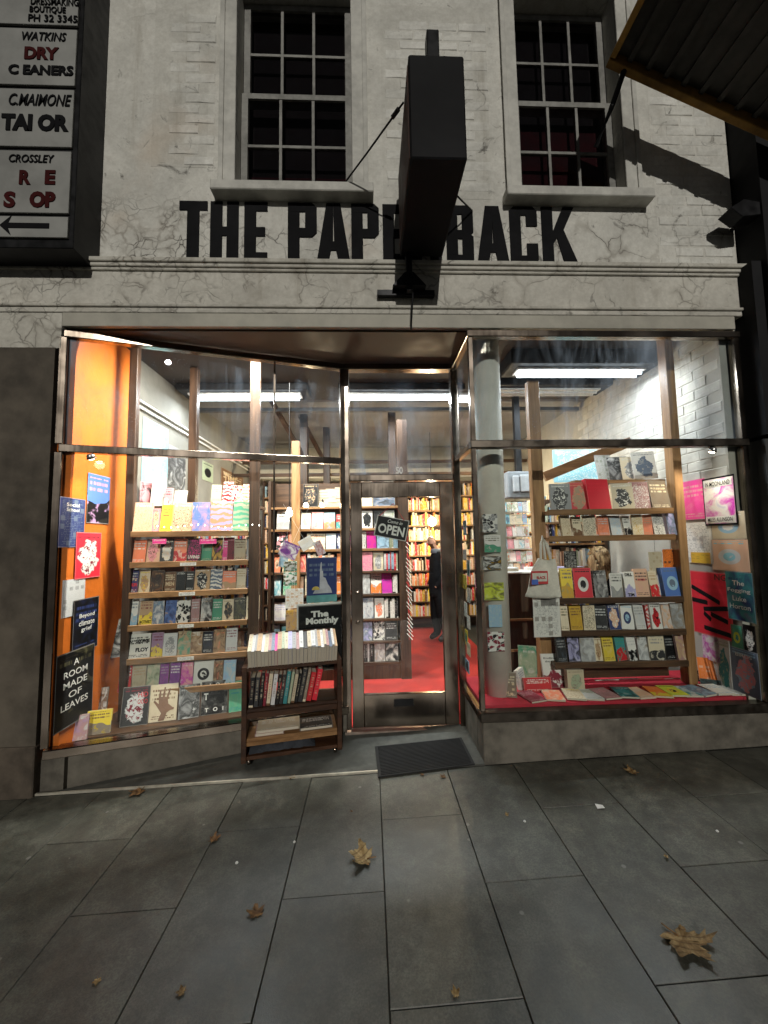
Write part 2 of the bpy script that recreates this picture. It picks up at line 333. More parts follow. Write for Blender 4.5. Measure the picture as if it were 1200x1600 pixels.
def colour(o, a, b, c):
    for k, x in zip(('c1','c2','c3'), (a, b, c)):
        q = C[x]; j = random.uniform(.9, 1.08); o[k] = [q[0]*j, q[1]*j, q[2]*j]
    o['sd'] = random.random()
def book(loc, rot, w, h, t, a, b='cream', c='white', style='plain', label='', group='books', name='book', cat='book'):
    o = obj(name, BOOKM[style]); place(o, loc, rot, (w, t, h)); colour(o, a, b, c); tag(o, label, cat, group)
    p = obj('pages', PAGEBLK, o); return o
def rmat(rx, rz): return Matrix.Rotation(rz, 4, 'Z') @ Matrix.Rotation(rx, 4, 'X')

_tc = {}
def text_mesh(s, bold=0.0, m=None, shear=0.0):
    k = (s, bold, m.name if m else '', shear)
    if k in _tc: return _tc[k]
    cu = bpy.data.curves.new('text', 'FONT'); cu.body = s; cu.offset = bold; cu.shear = shear; cu.resolution_u = 3; cu.extrude = 0.004
    t = bpy.data.objects.new('text', cu); COL.objects.link(t)
    dg = bpy.context.evaluated_depsgraph_get(); me = bpy.data.meshes.new_from_object(t.evaluated_get(dg))
    bpy.data.objects.remove(t); me.materials.clear(); me.materials.append(m or M_WHITE)
    xs = [v.co.x for v in me.vertices]; ys = [v.co.y for v in me.vertices]; x0, x1, y0, y1 = min(xs), max(xs), min(ys), max(ys)
    for v in me.vertices: v.co = Vector(((v.co.x-x0)/(x1-x0)-.5, -v.co.z, (v.co.y-y0)/(y1-y0)-.5))
    _tc[k] = me; return me
def words(parent, s, x, z, w, h, m=None, bold=0.008, shear=0.0, name='lettering'):
    """a line of lettering on a flat thing: x, z, w, h in that thing's own metres"""
    o = obj(name, text_mesh(s, bold, m, shear), parent); sx, sy, sz = parent.scale
    o.location = (x/sx, -.5 - .0015/sy, z/sz); o.scale = (w/sx, .3, h/sz); return o

POSTM = {}
def poster_mesh(style):
    if style not in POSTM:
        me = MB().box(-.5, .5, -.5, .5, -.5, .5).mesh('poster_'+style, STY[style]); uv = me.uv_layers.new(name='UVMap')
        for p in me.polygons:
            for li in p.loop_indices:
                c = me.vertices[me.loops[li].vertex_index].co; uv.data[li].uv = (c.x+.5, c.z+.5) if p.normal.y < -.9 else (.02, .02)
        POSTM[style] = me
    return POSTM[style]
def poster(loc, rot, w, h, a, b, c, style, label, name='poster', cat='poster', t=.003, group=None):
    o = obj(name, poster_mesh(style)); place(o, loc, rot, (w, t, h)); colour(o, a, b, c); return tag(o, label, cat, group)

# ================================================================== THE SETTING
XL, XR = -2.165, 2.80                 # shop front between the pilaster and the neighbour
DX0, DX1, DY = -0.20, 0.765, 0.55     # door opening and its set-back
ZT, ZH, ZTR = 3.13, 2.11, 2.285       # head of the shop front, door head, transom rail
FL = 0.075                            # shop floor
# footpath: a bed of mortar with bluestone slabs as pieces
def slope_plane(x0, x1, y0, y1, dz, name, m, thick=.3):
    mb = MB(); vs = [(x, y, G(x)+dz) for x, y in ((x0,y0),(x1,y0),(x1,y1),(x0,y1))]
    mb.add(vs + [(x, y, z-thick) for x, y, z in vs], [(0,1,2,3),(7,6,5,4),(0,4,5,1),(1,5,6,2),(2,6,7,3),(3,7,4,0)]); return mb.build(name, m)
M_MORT = plain('pavement_joint', (.042,.041,.035), .95, var=.4)
def slab_mat():
    n = N('bluestone'); p = n.geo(); a = n.noise(p, 3.2, 5, .6); f = n.noise(p, 130, 3, .7); f2 = n.noise(p, 420, 2); r = n.n('ObjectInfo').outputs['Random']
    col = n.mix(n.sm(a, .3, .72), (.066,.067,.056), (.112,.112,.095)); col = n.mul(col, n.mix(r, (.78,.79,.80), (1.12,1.1,1.06)))
    col = n.mul(col, n.mix(n.sm(f, .35, .65), (.66,.66,.66), (1.2,1.2,1.17))); col = n.mul(col, n.mix(n.sm(n.noise(p, 11, 5, .7), .35, .68), (.68,.67,.66), (1.18,1.17,1.14)))
    col = n.mix(n.math('MULTIPLY', n.sm(n.noise(p, 1.4, 6, .72, .8), .5, .72), .6), col, (.040,.039,.032)); col = n.mix(n.math('MULTIPLY', n.sm(n.noise(p, 2.6, 5, .7, 1.2), .6, .72), .35), col, (.085,.068,.048))
    col = n.mix(n.math('MULTIPLY', n.sm(n.vor(p, 7.0), .09, .05), n.step(n.noise(p, 2.1, 1), .55)), col, (.16,.155,.14))
    n.set(col, n.sm(n.math('ADD', n.math('MULTIPLY', a, .6), n.math('MULTIPLY', f, .4)), .3, .7, .34, .58), 0, .5); n.bump(n.math('ADD', n.math('MULTIPLY', f, .7), n.math('MULTIPLY', f2, .4)), .35, .003); return n.m
M_SLAB = slab_mat()
path = tag(slope_plane(-14, 16, -3.6, 8, -.012, 'footpath', M_MORT), kind='structure')
cw, rl = .4533, .872
for ci in range(-12, 14):
    x0 = .045 + ci*cw; off = -.455 if ci % 2 == 0 else -.455-rl/2
    y0 = off - rl*4
    for k in range(0, 6):
        a, b = y0+k*rl, y0+(k+1)*rl
        a, b = max(a, -3.6), min(b, -.012)
        if b-a < .03 or abs(x0) > 5.2: continue
        g = .0018; mb = MB(); dz = random.uniform(-.0015, .0015)
        q = [(x0+g, a+g), (x0+cw-g, a+g), (x0+cw-g, b-g), (x0+g, b-g)]
        top = [(x, y, G(x)+dz) for x, y in q]; bot = [(x, y, G(x)-.03) for x, y in q]
        ch = .002; ins = [(x0+g+ch, a+g+ch), (x0+cw-g-ch, a+g+ch), (x0+cw-g-ch, b-g-ch), (x0+g+ch, b-g-ch)]
        tp = [(x, y, G(x)+dz+.0) for x, y in ins]; md = [(x, y, G(x)+dz-.003) for x, y in q]
        mb.add(tp+md+bot, [(0,1,2,3)] + [(i, 4+i, 4+(i+1) % 4, (i+1) % 4) for i in range(4)] + [(4+i, 8+i, 8+(i+1) % 4, 4+(i+1) % 4) for i in range(4)])
        mb.build('paving_slab', M_SLAB, path)
rd = MB().box(-14, 16, -9.5, -3.6, -.4, -.14).build('road', plain('asphalt', (.05,.05,.05), .9, var=.3, scale=60, bump=.5)); tag(rd, kind='structure')
ks = slope_plane(-14, 16, -3.72, -3.6, 0, 'kerb', M_SLAB); tag(ks, kind='structure')
# recessed entry floor and shop floor
M_ENTRY = plain('entry_cement', (.085,.085,.075), .7, var=.35, scale=20, bump=.35)
e = MB(); poly = [(XL, .0), (DX1, .0), (DX1, DY), (DX0, DY)]
tp = [(x, y, G(x)+.003+.02*y) for x, y in poly]; e.add(tp+[(x, y, z-.1) for x, y, z in tp], [(0,1,2,3),(7,6,5,4)] + [(i, 4+i, 4+(i+1) % 4, (i+1) % 4) for i in range(4)])
tag(e.build('entry_floor', M_ENTRY), kind='structure')
strip = MB().bar((XL-.3, -.006, G(XL-.3)+.004), (.06, -.006, G(.06)+.004), (0,1,0), .012, .014).build('floor_edging_strip', plain('brass_strip', (.62,.58,.48), .4, .5))
tag(strip, 'thin pale metal edging strip along the entry floor', 'strip')
def carpet():
    n = N('red_carpet'); p = n.geo(); f = n.noise(p, 180, 3); a = n.noise(p, 1.6, 5, .6, .5)
    n.set(n.mul(n.mix(n.sm(a, .35, .7), (.30,.035,.03), (.50,.05,.04)), n.mix(f, (.7,.7,.7), (1.1,1.1,1.1))), .95, 0, .1); n.bump(f, .5, .004); return n.m
tag(MB().box(-2.3, 2.9, DY+.02, 4.6, -.2, FL).build('shop_floor', carpet()), kind='structure')
# shop room
WLX, WRX, BY, CZ = -2.10, 2.70, 4.3, 3.33
M_ORANGE = plain('orange_wall_paint', (.55,.13,.012), .6, var=.12, scale=30, bump=.5)
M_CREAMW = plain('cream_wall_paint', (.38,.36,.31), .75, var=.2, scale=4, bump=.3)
M_CEIL = plain('dark_ceiling_paint', (.045,.038,.033), .8, var=.35, scale=5)
M_CEILW = plain('white_ceiling_boards', (.27,.27,.265), .8, var=.25, scale=3)
wl = MB().box(WLX-.12, WLX, .04, .70, .2, CZ).build('orange_wall', M_ORANGE); tag(MB().box(WLX-.13, WLX+.05, .03, .70, -.1, .198).build('wall_footing', M_CONC), kind='structure'); tag(wl, kind='structure')
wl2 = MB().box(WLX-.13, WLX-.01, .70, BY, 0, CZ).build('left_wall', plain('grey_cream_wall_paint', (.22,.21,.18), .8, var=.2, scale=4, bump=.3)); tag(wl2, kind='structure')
wr = MB().box(WRX+.012, WRX+.15, .04, BY, 0, CZ).build('right_wall', M_CREAMW); tag(wr, kind='structure')
tag(MB().box(-2.3, 2.9, BY, BY+.1, 0, CZ).build('back_wall', M_CREAMW), kind='structure')
tag(MB().box(-2.3, 2.9, 1.85, BY+.1, CZ, CZ+.1).build('rear_ceiling', M_CEILW), kind='structure')
tag(MB().box(-2.3, 2.9, .02, 1.85, CZ-.01, CZ+.1).build('front_ceiling', M_CEIL), kind='structure')
# painted brick of the right wall, laid piece by piece near the window
def brick_mesh(L, H, D, seed):
    rr = random.Random(seed); j = lambda: rr.uniform(-.004, .004); ins = .006
    a = [(-L/2+j(), 0, -H/2+j()), (L/2+j(), 0, -H/2+j()), (L/2+j(), 0, H/2+j()), (-L/2+j(), 0, H/2+j())]
    b = [(x*(1-2*ins/L), -D+rr.uniform(-.0025, .0025), z*(1-2*ins/H)) for x, _, z in a]
    me = bpy.data.meshes.new('brick'); c = [(x, .03, z) for x, _, z in a]
    me.from_pydata(c+a+b, [], [(8,9,10,11)] + [(4+i, 4+(i+1) % 4, 8+(i+1) % 4, 8+i) for i in range(4)] + [(i, (i+1) % 4, 4+(i+1) % 4, 4+i) for i in range(4)])
    bm = bmesh.new(); bm.from_mesh(me); bmesh.ops.recalc_face_normals(bm, faces=bm.faces)
    bmesh.ops.subdivide_edges(bm, edges=[e for e in bm.edges if all(v.co.y < -.001 for v in e.verts)], cuts=1, use_grid_fill=True)
    for v in bm.verts:
        if v.co.y < -.004: v.co.y += rr.uniform(-.0025, .0025)
    bm.to_mesh(me); bm.free(); return me
M_INBRICK = plain('white_painted_brick', (.46,.44,.39), .75, var=.22, scale=10, bump=.5)
inb = []
for k in range(5): m_ = brick_mesh(.232, .080, .0035, 50+k); m_.materials.append(M_INBRICK); inb.append(m_)
nb = 0; z = 1.75; row = 0
while z < CZ-.05 and nb < 290:
    y = .17 + (.118 if row % 2 else 0)
    while y < 2.0:
        b = obj('brick', random.choice(inb), wr); b.location = (WRX+.012, y, z); b.rotation_euler = (random.uniform(-.006,.006), 0, R(-90)+random.uniform(-.006,.006)); nb += 1; y += .236
    z += .084; row += 1

# ================================================================== THE BUILDING
bd = thing('bookshop_building', 'old two-storey shop building with cracked off-white painted front and lettering', 'building', (0, .05, 0))
WF = .05                                # face of the upper wall
UZ0, UZ1 = 3.63, 7.0
ZMEET = onY(460, 160, .19).z; WZ0 = 4.275; WZ1 = onY(460, 6, .19).z
WIN = [(-.985, -.095, WZ0, WZ1), (1.225, 2.065, WZ0, WZ1)]
mb = MB(); BX0, BX1 = -3.2, 2.93
mb.box(BX0, BX1, WF, WF+.04, 3.165, 3.42); mb.box(BX0, BX1, WF, WF+.3, 3.42, WZ0); mb.box(BX0, BX1, WF, WF+.3, WZ1, UZ1)
mb.box(BX0, WIN[0][0], WF, WF+.3, WZ0, WZ1); mb.box(WIN[0][1], WIN[1][0], WF, WF+.3, WZ0, WZ1); mb.box(WIN[1][1], BX1, WF, WF+.3, WZ0, WZ1)
facade = obj('facade_wall', None, None) if False else mb.build('facade_wall', M_STUC, bd)
ub = []
for k in range(6): m_ = brick_mesh(.226, .075, .005, 90+k); m_.materials.append(M_WALL); ub.append(m_)
for x0_, x1_, z0_, z1_ in ((-1.62, -1.2, 4.46, 5.9), (.14, .99, 4.24, 5.9), (2.30, BX1-.001, 3.70, 5.9)): MB().box(x0_, x1_, WF-.0012, WF+.01, z0_, z1_).build('mortar_bed', M_BED, bd)
zz = 3.74; row = 0; nb = 0; rb = random.Random(3)
while zz < 5.75:
    x = -1.62 + (.119 if row % 2 else 0)
    while x < BX1-.12:
        clear = all(not (w0-.27 < x < w1+.27 and zz > z0-.12) for w0, w1, z0, z1 in WIN)
        text = zz < 4.27 and x < 1.85
        rendered = x < -1.5 or (x < -.9 and zz < 4.5) or (1.7 < x < 2.35 and zz < 4.2)
        if clear and not text and not rendered and nb < 298:
            b = obj('brick', rb.choice(ub), facade); b.location = (x, WF-.05, zz); b.rotation_euler = (rb.uniform(-.006,.006), rb.uniform(-.006,.006), rb.uniform(-.006,.006)); b.location.y = 0.0; nb += 1
        x += .238
    zz += .086; row += 1
# upstairs sash windows
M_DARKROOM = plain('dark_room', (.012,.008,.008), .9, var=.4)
for wi, (x0, x1, z0, z1) in enumerate(WIN):
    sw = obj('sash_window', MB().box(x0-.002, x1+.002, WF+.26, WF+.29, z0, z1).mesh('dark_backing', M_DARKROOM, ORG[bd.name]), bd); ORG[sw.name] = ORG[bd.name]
    tag(sw, 'six-over-six sash window ' + ('between the trades sign and the projecting sign' if wi == 0 else 'beside the rusty canopy'))
    for xx in (x0-.055, x1+.055): MB().box(xx-.055, xx+.055, WF-.022, WF-.001, 4.2695, z1).build('architrave', M_TRIM, sw, bevel=.004)
    for xx in (x0-.105, x1+.105): MB().box(xx-.018, xx+.018, WF-.034, WF-.023, 4.2695, z1).build('architrave_bead', M_TRIM, sw, bevel=.003)
    zc = ZMEET
    for (a, b, yy) in ((z0+.035, zc+.02, WF+.10), (zc-.02, z1-.015, WF+.145)):
        fr = MB()
        MB().box(x0+.005, x0+.055, yy, yy+.04, a, b).build('sash_stile', M_SASH, sw); MB().box(x1-.055, x1-.005, yy, yy+.04, a, b).build('sash_stile', M_SASH, sw)
        MB().box(x0+.055, x1-.055, yy-.001, yy+.04, a, a+.05).build('sash_rail', M_SASH, sw); MB().box(x0+.055, x1-.055, yy-.001, yy+.04, b-.045, b).build('sash_rail', M_SASH, sw)
        gx0, gx1, ga, gb = x0+.055, x1-.055, a+.05, b-.045
        for k in (1, 2): xx = gx0+(gx1-gx0)*k/3; MB().box(xx-.011, xx+.011, yy+.004, yy+.034, ga, gb).build('glazing_bar', M_SASH, sw)
        zm = (ga+gb)/2; MB().box(gx0, gx1, yy+.006, yy+.032, zm-.011, zm+.011).build('glazing_bar', M_SASH, sw)
        for k in range(3):
            for (p, q) in ((ga, zm-.011), (zm+.011, gb)):
                MB().box(gx0+(gx1-gx0)*k/3+.008, gx0+(gx1-gx0)*(k+1)/3-.008, yy+.016, yy+.020, p, q).build('pane', M_UPGLASS, sw)
    MB().box(x0+.01, x1-.01, WF+.235, WF+.25, z0, ZMEET-.1 if wi else z0+.35).build('curtain', plain('dark_red_curtain', (.05,.008,.010), .9, var=.5, scale=12), sw)
    MB().box(x0-.15, x1+.16, WF-.105, WF+.12, 4.193, 4.268).build('sill', M_TRIM, sw, bevel=.006)
    MB().box(x0-.002, x1+.002, WF+.06, WF+.2, 4.269, z0+.034).build('sub_sill', M_TRIM, sw, bevel=.004)
# cornice with mouldings
cx0, cx1 = -2.75, 2.93
def moulding(z0, z1, y0, name='cornice_moulding', m=M_CORN): MB().box(cx0, cx1, y0, WF-.002, z0, z1).build(name, m, bd, bevel=.004)
moulding(3.300, 3.630, -.010, 'cornice_band')
for z0, z1, y0 in ((3.628, 3.660, -.055), (3.602, 3.627, -.040), (3.580, 3.601, -.026)): moulding(z0, z1, y0)
for z0, z1, y0 in ((3.300, 3.322, -.036), (3.262, 3.299, -.022)): moulding(z0, z1, y0)
MB().box(XL, XR, -.018, WF+.1, 3.16, 3.261).build('fascia_board', plain('fascia_paint', (.42,.40,.34), .65, var=.22, scale=6), bd, bevel=.003)
MB().box(cx0, XL-.004, -.012, WF+.1, 3.0, 3.261).build('fascia_board', M_CORN, bd)
# lettering: condensed block capitals painted in black
LZ0, LH = 3.706, .475
def letter(ch, x0, wd):
    s = .36*wd if ch not in 'T' else .32*wd; t = .072; H = LH; mb = MB(); W = wd; y0, y1 = WF-.0085, WF+.01; r = .035
    def pr(poly): mb.prism([(x0+px, LZ0+pz) for px, pz in poly], 'y', y0, y1)
    s = .088 if ch != 'T' else .09
    if ch == 'T': pr([(W/2-s/2,0),(W/2+s/2,0),(W/2+s/2,H-t),(W,H-t),(W,H),(0,H),(0,H-t),(W/2-s/2,H-t)])
    if ch == 'H': m = H/2; pr([(0,0),(s,0),(s,m-t/2),(W-s,m-t/2),(W-s,0),(W,0),(W,H),(W-s,H),(W-s,m+t/2),(s,m+t/2),(s,H),(0,H)])
    if ch == 'E': m = H/2; pr([(0,0),(W,0),(W,t),(s,t),(s,m-t/2),(W*.9,m-t/2),(W*.9,m+t/2),(s,m+t/2),(s,H-t),(W,H-t),(W,H),(0,H)])
    if ch in 'PRB':
        hb = H*.42
        def bowl(z0, z1):
            o = [(0 if False else s*.5, z0), (W-r, z0), (W, z0+r), (W, z1-r), (W-r, z1), (s*.5, z1)]
            i = [(s*.5, z0+t), (W-s, z0+t), (W-s, z1-t), (s*.5, z1-t)]
            return o, i
        def ring(z0, z1):   # C-shaped loop joined to the stem, one outline
            return [(W-r, z0), (W, z0+r), (W, z1-r), (W-r, z1)]
        if ch == 'P': pr([(0,0),(s,0),(s,hb),(W-r,hb),(W,hb+r),(W,H-r),(W-r,H),(0,H),(0,H-t),(W-s,H-t),(W-s,hb+t),(s,hb+t),(s,H-t-.001),(0,H-t-.001)])
        if ch == 'B': pr([(0,0),(W-r,0),(W,r),(W,H*.5-r*.5),(W-r*.6,H*.5),(W,H*.5+r*.5),(W,H-r),(W-r,H),(0,H),(0,H-t),(W-s,H-t),(W-s,H*.5+t/2),(s,H*.5+t/2),(s,H-t-.001),(0,H-t-.001),(0,t+.001),(s,t+.001),(s,H*.5-t/2),(W-s,H*.5-t/2),(W-s,t),(0,t)])
        if ch == 'R': pr([(0,0),(s,0),(s,hb),(W-s,hb),(W-s,0),(W,0),(W,H-r),(W-r,H),(0,H),(0,H-t),(W-s,H-t),(W-s,hb+t),(s,hb+t),(s,H-t-.001),(0,H-t-.001)])
    if ch == 'A': pr([(0,0),(s,0),(s+.018,H*.2),(W-s-.018,H*.2),(W-s,0),(W,0),(W/2+s*.62,H),(W/2-s*.62,H)][:8] if False else [(0,0),(s,0),(s+.02,H*.2),(W-s-.02,H*.2),(W-s,0),(W,0),(W/2+s*.6,H),(W/2,H),(W/2,H*.78),(W-s-.035,H*.2+t),(s+.035,H*.2+t),(W/2-.001,H*.78),(W/2-.001,H),(W/2-s*.6,H)])
    if ch == 'C': pr([(r,0),(W-r,0),(W,r),(W,H*.36),(W-s,H*.36),(W-s,t),(s,t),(s,H-t),(W-s,H-t),(W-s,H*.66),(W,H*.66),(W,H-r),(W-r,H),(r,H),(0,H-r),(0,r)])
    if ch == 'K': pr([(0,0),(s,0),(s,H*.36),(s+.03,H*.46),(W-s,0),(W+.02,0),(s+.085,H*.6),(W,H),(W-s,H),(s,H*.58),(s,H),(0,H)])
    o = mb.build('letter', M_BLACKP, bd); return o
px = [('T',280,325),('H',329,374),('E',382,419),('P',450,496),('A',495,548),('P',549,593),('E',598,632),('R',640,690),('B',697,740),('A',744,795),('C',796,840),('K',846,898)]
for ch, a, b in px:
    xa, xb = onY(a, 362, WF).x, onY(b, 362, WF).x; letter(ch, xa, xb-xa-.004)
# pilaster at the end of the shop front
MB().box(BX0, XL-.035, -.02, WF+.2, -.2, 3.0).build('pilaster', M_BROWNWALL, bd)
MB().box(BX0, XL-.03, -.035, WF+.2, -.2, .30).build('plinth', plain('dirty_plinth', (.085,.068,.052), .85, var=.55, scale=9, bump=.6), bd, bevel=.006)
# stall risers
MB().box(DX1, XR+.05, .012, .16, -.1, .355).build('stall_riser', M_CONC, bd, bevel=.006)
MB().box(DX1, DX1+.10, .163, DY+.08, -.1, .352).build('stall_riser', M_CONC, bd, bevel=.006)
A_, B_ = Vector((XL, .02, 0)), Vector((DX0, DY, 0)); LU = (B_-A_).normalized(); LN = Vector((LU.y, -LU.x, 0))   # street side normal of the splayed window
def lw(t, off=0, z=0): p = A_ + LU*t - LN*off; return Vector((p.x, p.y, z))
LL = (B_-A_).length
q = [lw(-.06, .012), lw(LL, .012), lw(LL, .14), lw(-.06, .14)]
mb = MB(); mb.add([(p.x, p.y, -.1) for p in q]+[(p.x, p.y, .205) for p in q], [(3,2,1,0),(4,5,6,7)]+[(i,(i+1)%4,4+(i+1)%4,4+i) for i in range(4)]); mb.build('stall_riser', M_CONC, bd, bevel=.004)
# soffit of the entry
mb = MB(); q = [(XL, .02), (DX1, .02), (DX1, DY), (DX0, DY)]
mb.add([(x, y, ZT+.015) for x, y in q]+[(x, y, ZT+.10) for x, y in q], [(3,2,1,0),(4,5,6,7)]+[(i,(i+1)%4,4+(i+1)%4,4+i) for i in range(4)]); mb.build('entry_soffit', plain('soffit_metal', (.07,.05,.036), .5, .3, var=.25, scale=4), bd)
# ---- splayed window
win = obj('shop_window', MB().bar(lw(0,0,ZT-.015), lw(LL,0,ZT-.015), LN, .06, .05).mesh('head_rail', M_STEEL, ORG[bd.name], .005), bd); ORG[win.name] = ORG[bd.name]; tag(win, 'splayed steel-framed display window with orange side wall')
MB().bar(lw(0,0,ZTR), lw(LL,0,ZTR), LN, .06, .055).build('transom_rail', M_STEEL, win, bevel=.005)
MB().bar(lw(0,-.012,.24), lw(LL,-.012,.24), LN, .085, .06).build('sill_rail', M_STEEL, win, bevel=.006)
MB().bar(lw(.0,0,.27), lw(.0,0,ZTR-.028), LN, .056, .05).build('jamb', M_STEEL, win, bevel=.005); MB().bar(lw(.0,0,ZTR+.028), lw(.0,0,ZT-.04), LN, .056, .05).build('jamb', M_STEEL, win, bevel=.005)
MB().bar(lw(LL-.02,0,.20), lw(LL-.02,0,ZT-.04), LN, .066, .05).build('jamb', M_STEEL, win, bevel=.005)
pb = onP(428, 800, A_, LN); tb = (Vector((pb.x, pb.y, 0))-A_).dot(LU)
MB().bar(lw(tb,0,.27), lw(tb,0,ZTR-.028), LN, .02, .014).build('glazing_bar', M_STEEL, win); MB().bar(lw(tb,0,ZTR+.028), lw(tb,0,ZT-.04), LN, .02, .014).build('glazing_bar', M_STEEL, win)
for a, b in ((.02, tb-.006), (tb+.006, LL-.045)):
    MB().bar(lw(a,0,(.27+ZTR-.028)/2), lw(b,0,(.27+ZTR-.028)/2), LN, .005, ZTR-.028-.27).build('pane', M_GLASS, win)
    MB().bar(lw(a,0,(ZTR+.028+ZT-.04)/2), lw(b,0,(ZTR+.028+ZT-.04)/2), LN, .005, ZT-.04-ZTR-.028).build('pane', M_GLASSD, win)
# ---- flat window and its return
RS = .385
win = obj('shop_window', MB().box(DX1-.03, XR+.02, -.03, .03, ZT-.04, ZT+.01).mesh('head_rail', M_STEEL, ORG[bd.name], .005), bd); ORG[win.name] = ORG[bd.name]; tag(win, 'flat steel-framed display window over the concrete riser')
MB().box(DX1-.03, XR+.02, -.032, .032, ZTR-.028, ZTR+.028).build('transom_rail', M_DSTEEL, win, bevel=.005)
MB().box(DX1-.03, XR+.02, -.045, .04, RS-.03, RS+.035).build('sill_rail', M_DSTEEL, win, bevel=.006)
for za, zb in ((RS+.035, ZTR-.028), (ZTR+.028, ZT-.04)):
    MB().box(DX1-.022, DX1+.014, -.02, .016, za, zb).build('corner_post', M_STEEL, win, bevel=.004)
    MB().box(XR-.03, XR+.01, -.028, .028, za, zb).build('jamb', M_STEEL, win, bevel=.004)
    MB().box(DX1+.014, XR-.03, -.004, .001, za, zb).build('pane', M_GLASSD if za > 2 else M_GLASS, win)
    MB().box(DX1-.006, DX1-.001, .016, DY-.04, za, zb).build('pane', M_GLASSD if za > 2 else M_GLASS, win)
MB().box(DX1-.028, DX1+.022, .03, DY-.03, ZT-.038, ZT+.008).build('return_head_rail', M_STEEL, win, bevel=.004)
MB().box(DX1-.028, DX1+.022, .032, DY-.03, ZTR-.02, ZTR+.022).build('return_transom_rail', M_STEEL, win, bevel=.004)
MB().box(DX1-.028, DX1+.022, .04, DY-.03, RS-.026, RS+.03).build('return_sill_rail', M_STEEL, win, bevel=.004)
# ---- door
door = obj('door_frame', MB().box(DX0-.005, DX0+.035, DY-.035, DY+.05, FL-.03, ZT-.04).mesh('jamb', M_STEEL, ORG[bd.name], .005), bd); ORG[door.name] = ORG[bd.name]
MB().box(DX1-.04, DX1+.02, DY-.035, DY+.05, FL-.03, ZT-.04).build('jamb', M_STEEL, door, bevel=.005)
MB().box(DX0+.035, DX1-.04, DY-.037, DY+.05, ZH, ZH+.055).build('head', M_STEEL, door, bevel=.006)
MB().box(DX0-.005, DX1+.02, DY-.037, DY+.05, ZT-.04, ZT+.01).build('top_rail', M_STEEL, door, bevel=.004)
MB().box(DX0+.035, DX1-.04, DY-.004, DY+.002, ZH+.055, ZT-.04).build('fanlight_pane', M_GLASSD, door)
t_ = obj('street_number', text_mesh('50', .02, M_WHITE), door); p = onY(624, 735, DY-.008); t_.location = p-ORG[bd.name]; t_.scale = (.058, 1, .062); 
MB().box(DX0-.02, DX1+.02, DY-.06, DY+.06, FL-.055, FL-.004).build('threshold', plain('threshold_metal', (.45,.36,.30), .4, .8), door, bevel=.005)
dx0, dx1 = DX0+.042, DX1-.047; leaf = obj('door_leaf', MB().box(dx0, dx0+.095, DY-.02, DY+.025, FL+.012, ZH-.012).mesh('stile', M_STEEL, ORG[bd.name], .004), bd); ORG[leaf.name] = ORG[bd.name]; tag(leaf, 'glazed stainless steel shop door with letter slot')
gx0, gx1, gz0, gz1 = dx0+.095, onY(690, 900, DY).x, onY(620, 1083, DY).z, onY(620, 777, DY).z
MB().box(gx1, dx1, DY-.02, DY+.025, FL+.012, ZH-.012).build('stile', M_STEEL, leaf, bevel=.004)
MB().box(gx0, gx1, DY-.019, DY+.025, gz1, ZH-.012).build('rail', M_STEEL, leaf, bevel=.004)
MB().box(gx0, gx1, DY-.019, DY+.025, FL+.012, gz0).build('rail', M_STEEL, leaf, bevel=.004)
MB().box(gx0, gx1, DY-.002, DY+.003, gz0, gz1).build('pane', M_GLASS, leaf)
p, q = onY(616, 1104, DY-.02), onY(646, 1091, DY-.02); MB().box(p.x, q.x, DY-.026, DY-.0195, p.z, q.z).build('letter_slot', M_BLKMETAL, leaf, bevel=.002)
for zz_ in (1.22, .98): MB().lathe([(.016, 0), (.016, .01), (.008, .012)], (0, 0, 0), 12).build('lock_cylinder', M_STEEL, leaf).matrix_local = Matrix.Translation(Vector((dx0+.05, DY-.02, zz_))-ORG[bd.name]) @ Matrix.Rotation(R(90), 4, 'X')

# ================================================================== NEIGHBOURS, SIGNS AND CANOPY
nbr = thing('neighbouring_building', 'black painted building front at the edge of the rusty canopy', 'building', (3.9, 0, 0))
MB().box(2.94, 6.2, -.16, .4, 2.32, 7.0).build('upper_wall', plain('black_wall_paint', (.010,.010,.011), .8, var=.4), nbr)
MB().box(2.86, 6.2, -.10, .4, -.2, 2.29).build('lower_wall', plain('grey_wall_paint', (.065,.067,.066), .7, var=.3, scale=4), nbr)
MB().box(2.86, 2.935, -.12, .04, 2.32, 3.63).build('downpipe_casing', plain('black_wall_paint', (.010,.010,.011)), nbr)
nb2 = thing('neighbouring_building', 'dark rendered building beyond the trades sign board', 'building', (-4, 0, 0))
MB().box(-8, BX0-.004, -.03, .5, -.3, 7).build('wall', plain('dark_render', (.05,.042,.036), .8, var=.3, scale=4), nb2)
# trades sign board, lit boards in a black box
SY = -.20; sg = thing('trades_sign', 'tall black sign box listing trades with an arrow board', 'sign', (-2.2, SY, 3.60))
sx1 = -2.0
MB().box(-3.05, sx1+.03, SY+.002, WF-.002, 3.60, 6.6).build('sign_box', M_BLKMETAL, sg, bevel=.004)
M_BOARD = plain('sign_board_white', (.27,.27,.255), .6, var=.2, scale=6)
M_SRED = plain('sign_red_letters', (.045,.008,.008), .7, spec=.05)
def sign_text(s, x0, x1, y0, y1, m, bold=.03, shear=0.0):
    p, q = onY(x0, (y0+y1)/2, SY), onY(x1, (y0+y1)/2, SY); a, b = onY((x0+x1)/2, y1, SY), onY((x0+x1)/2, y0, SY)
    o = obj('lettering', text_mesh(s, bold, m, shear), sg); o.location = Vector(((p.x+q.x)/2, SY-.017, (a.z+b.z)/2))-ORG[sg.name]; o.scale = (q.x-p.x, 1, b.z-a.z)
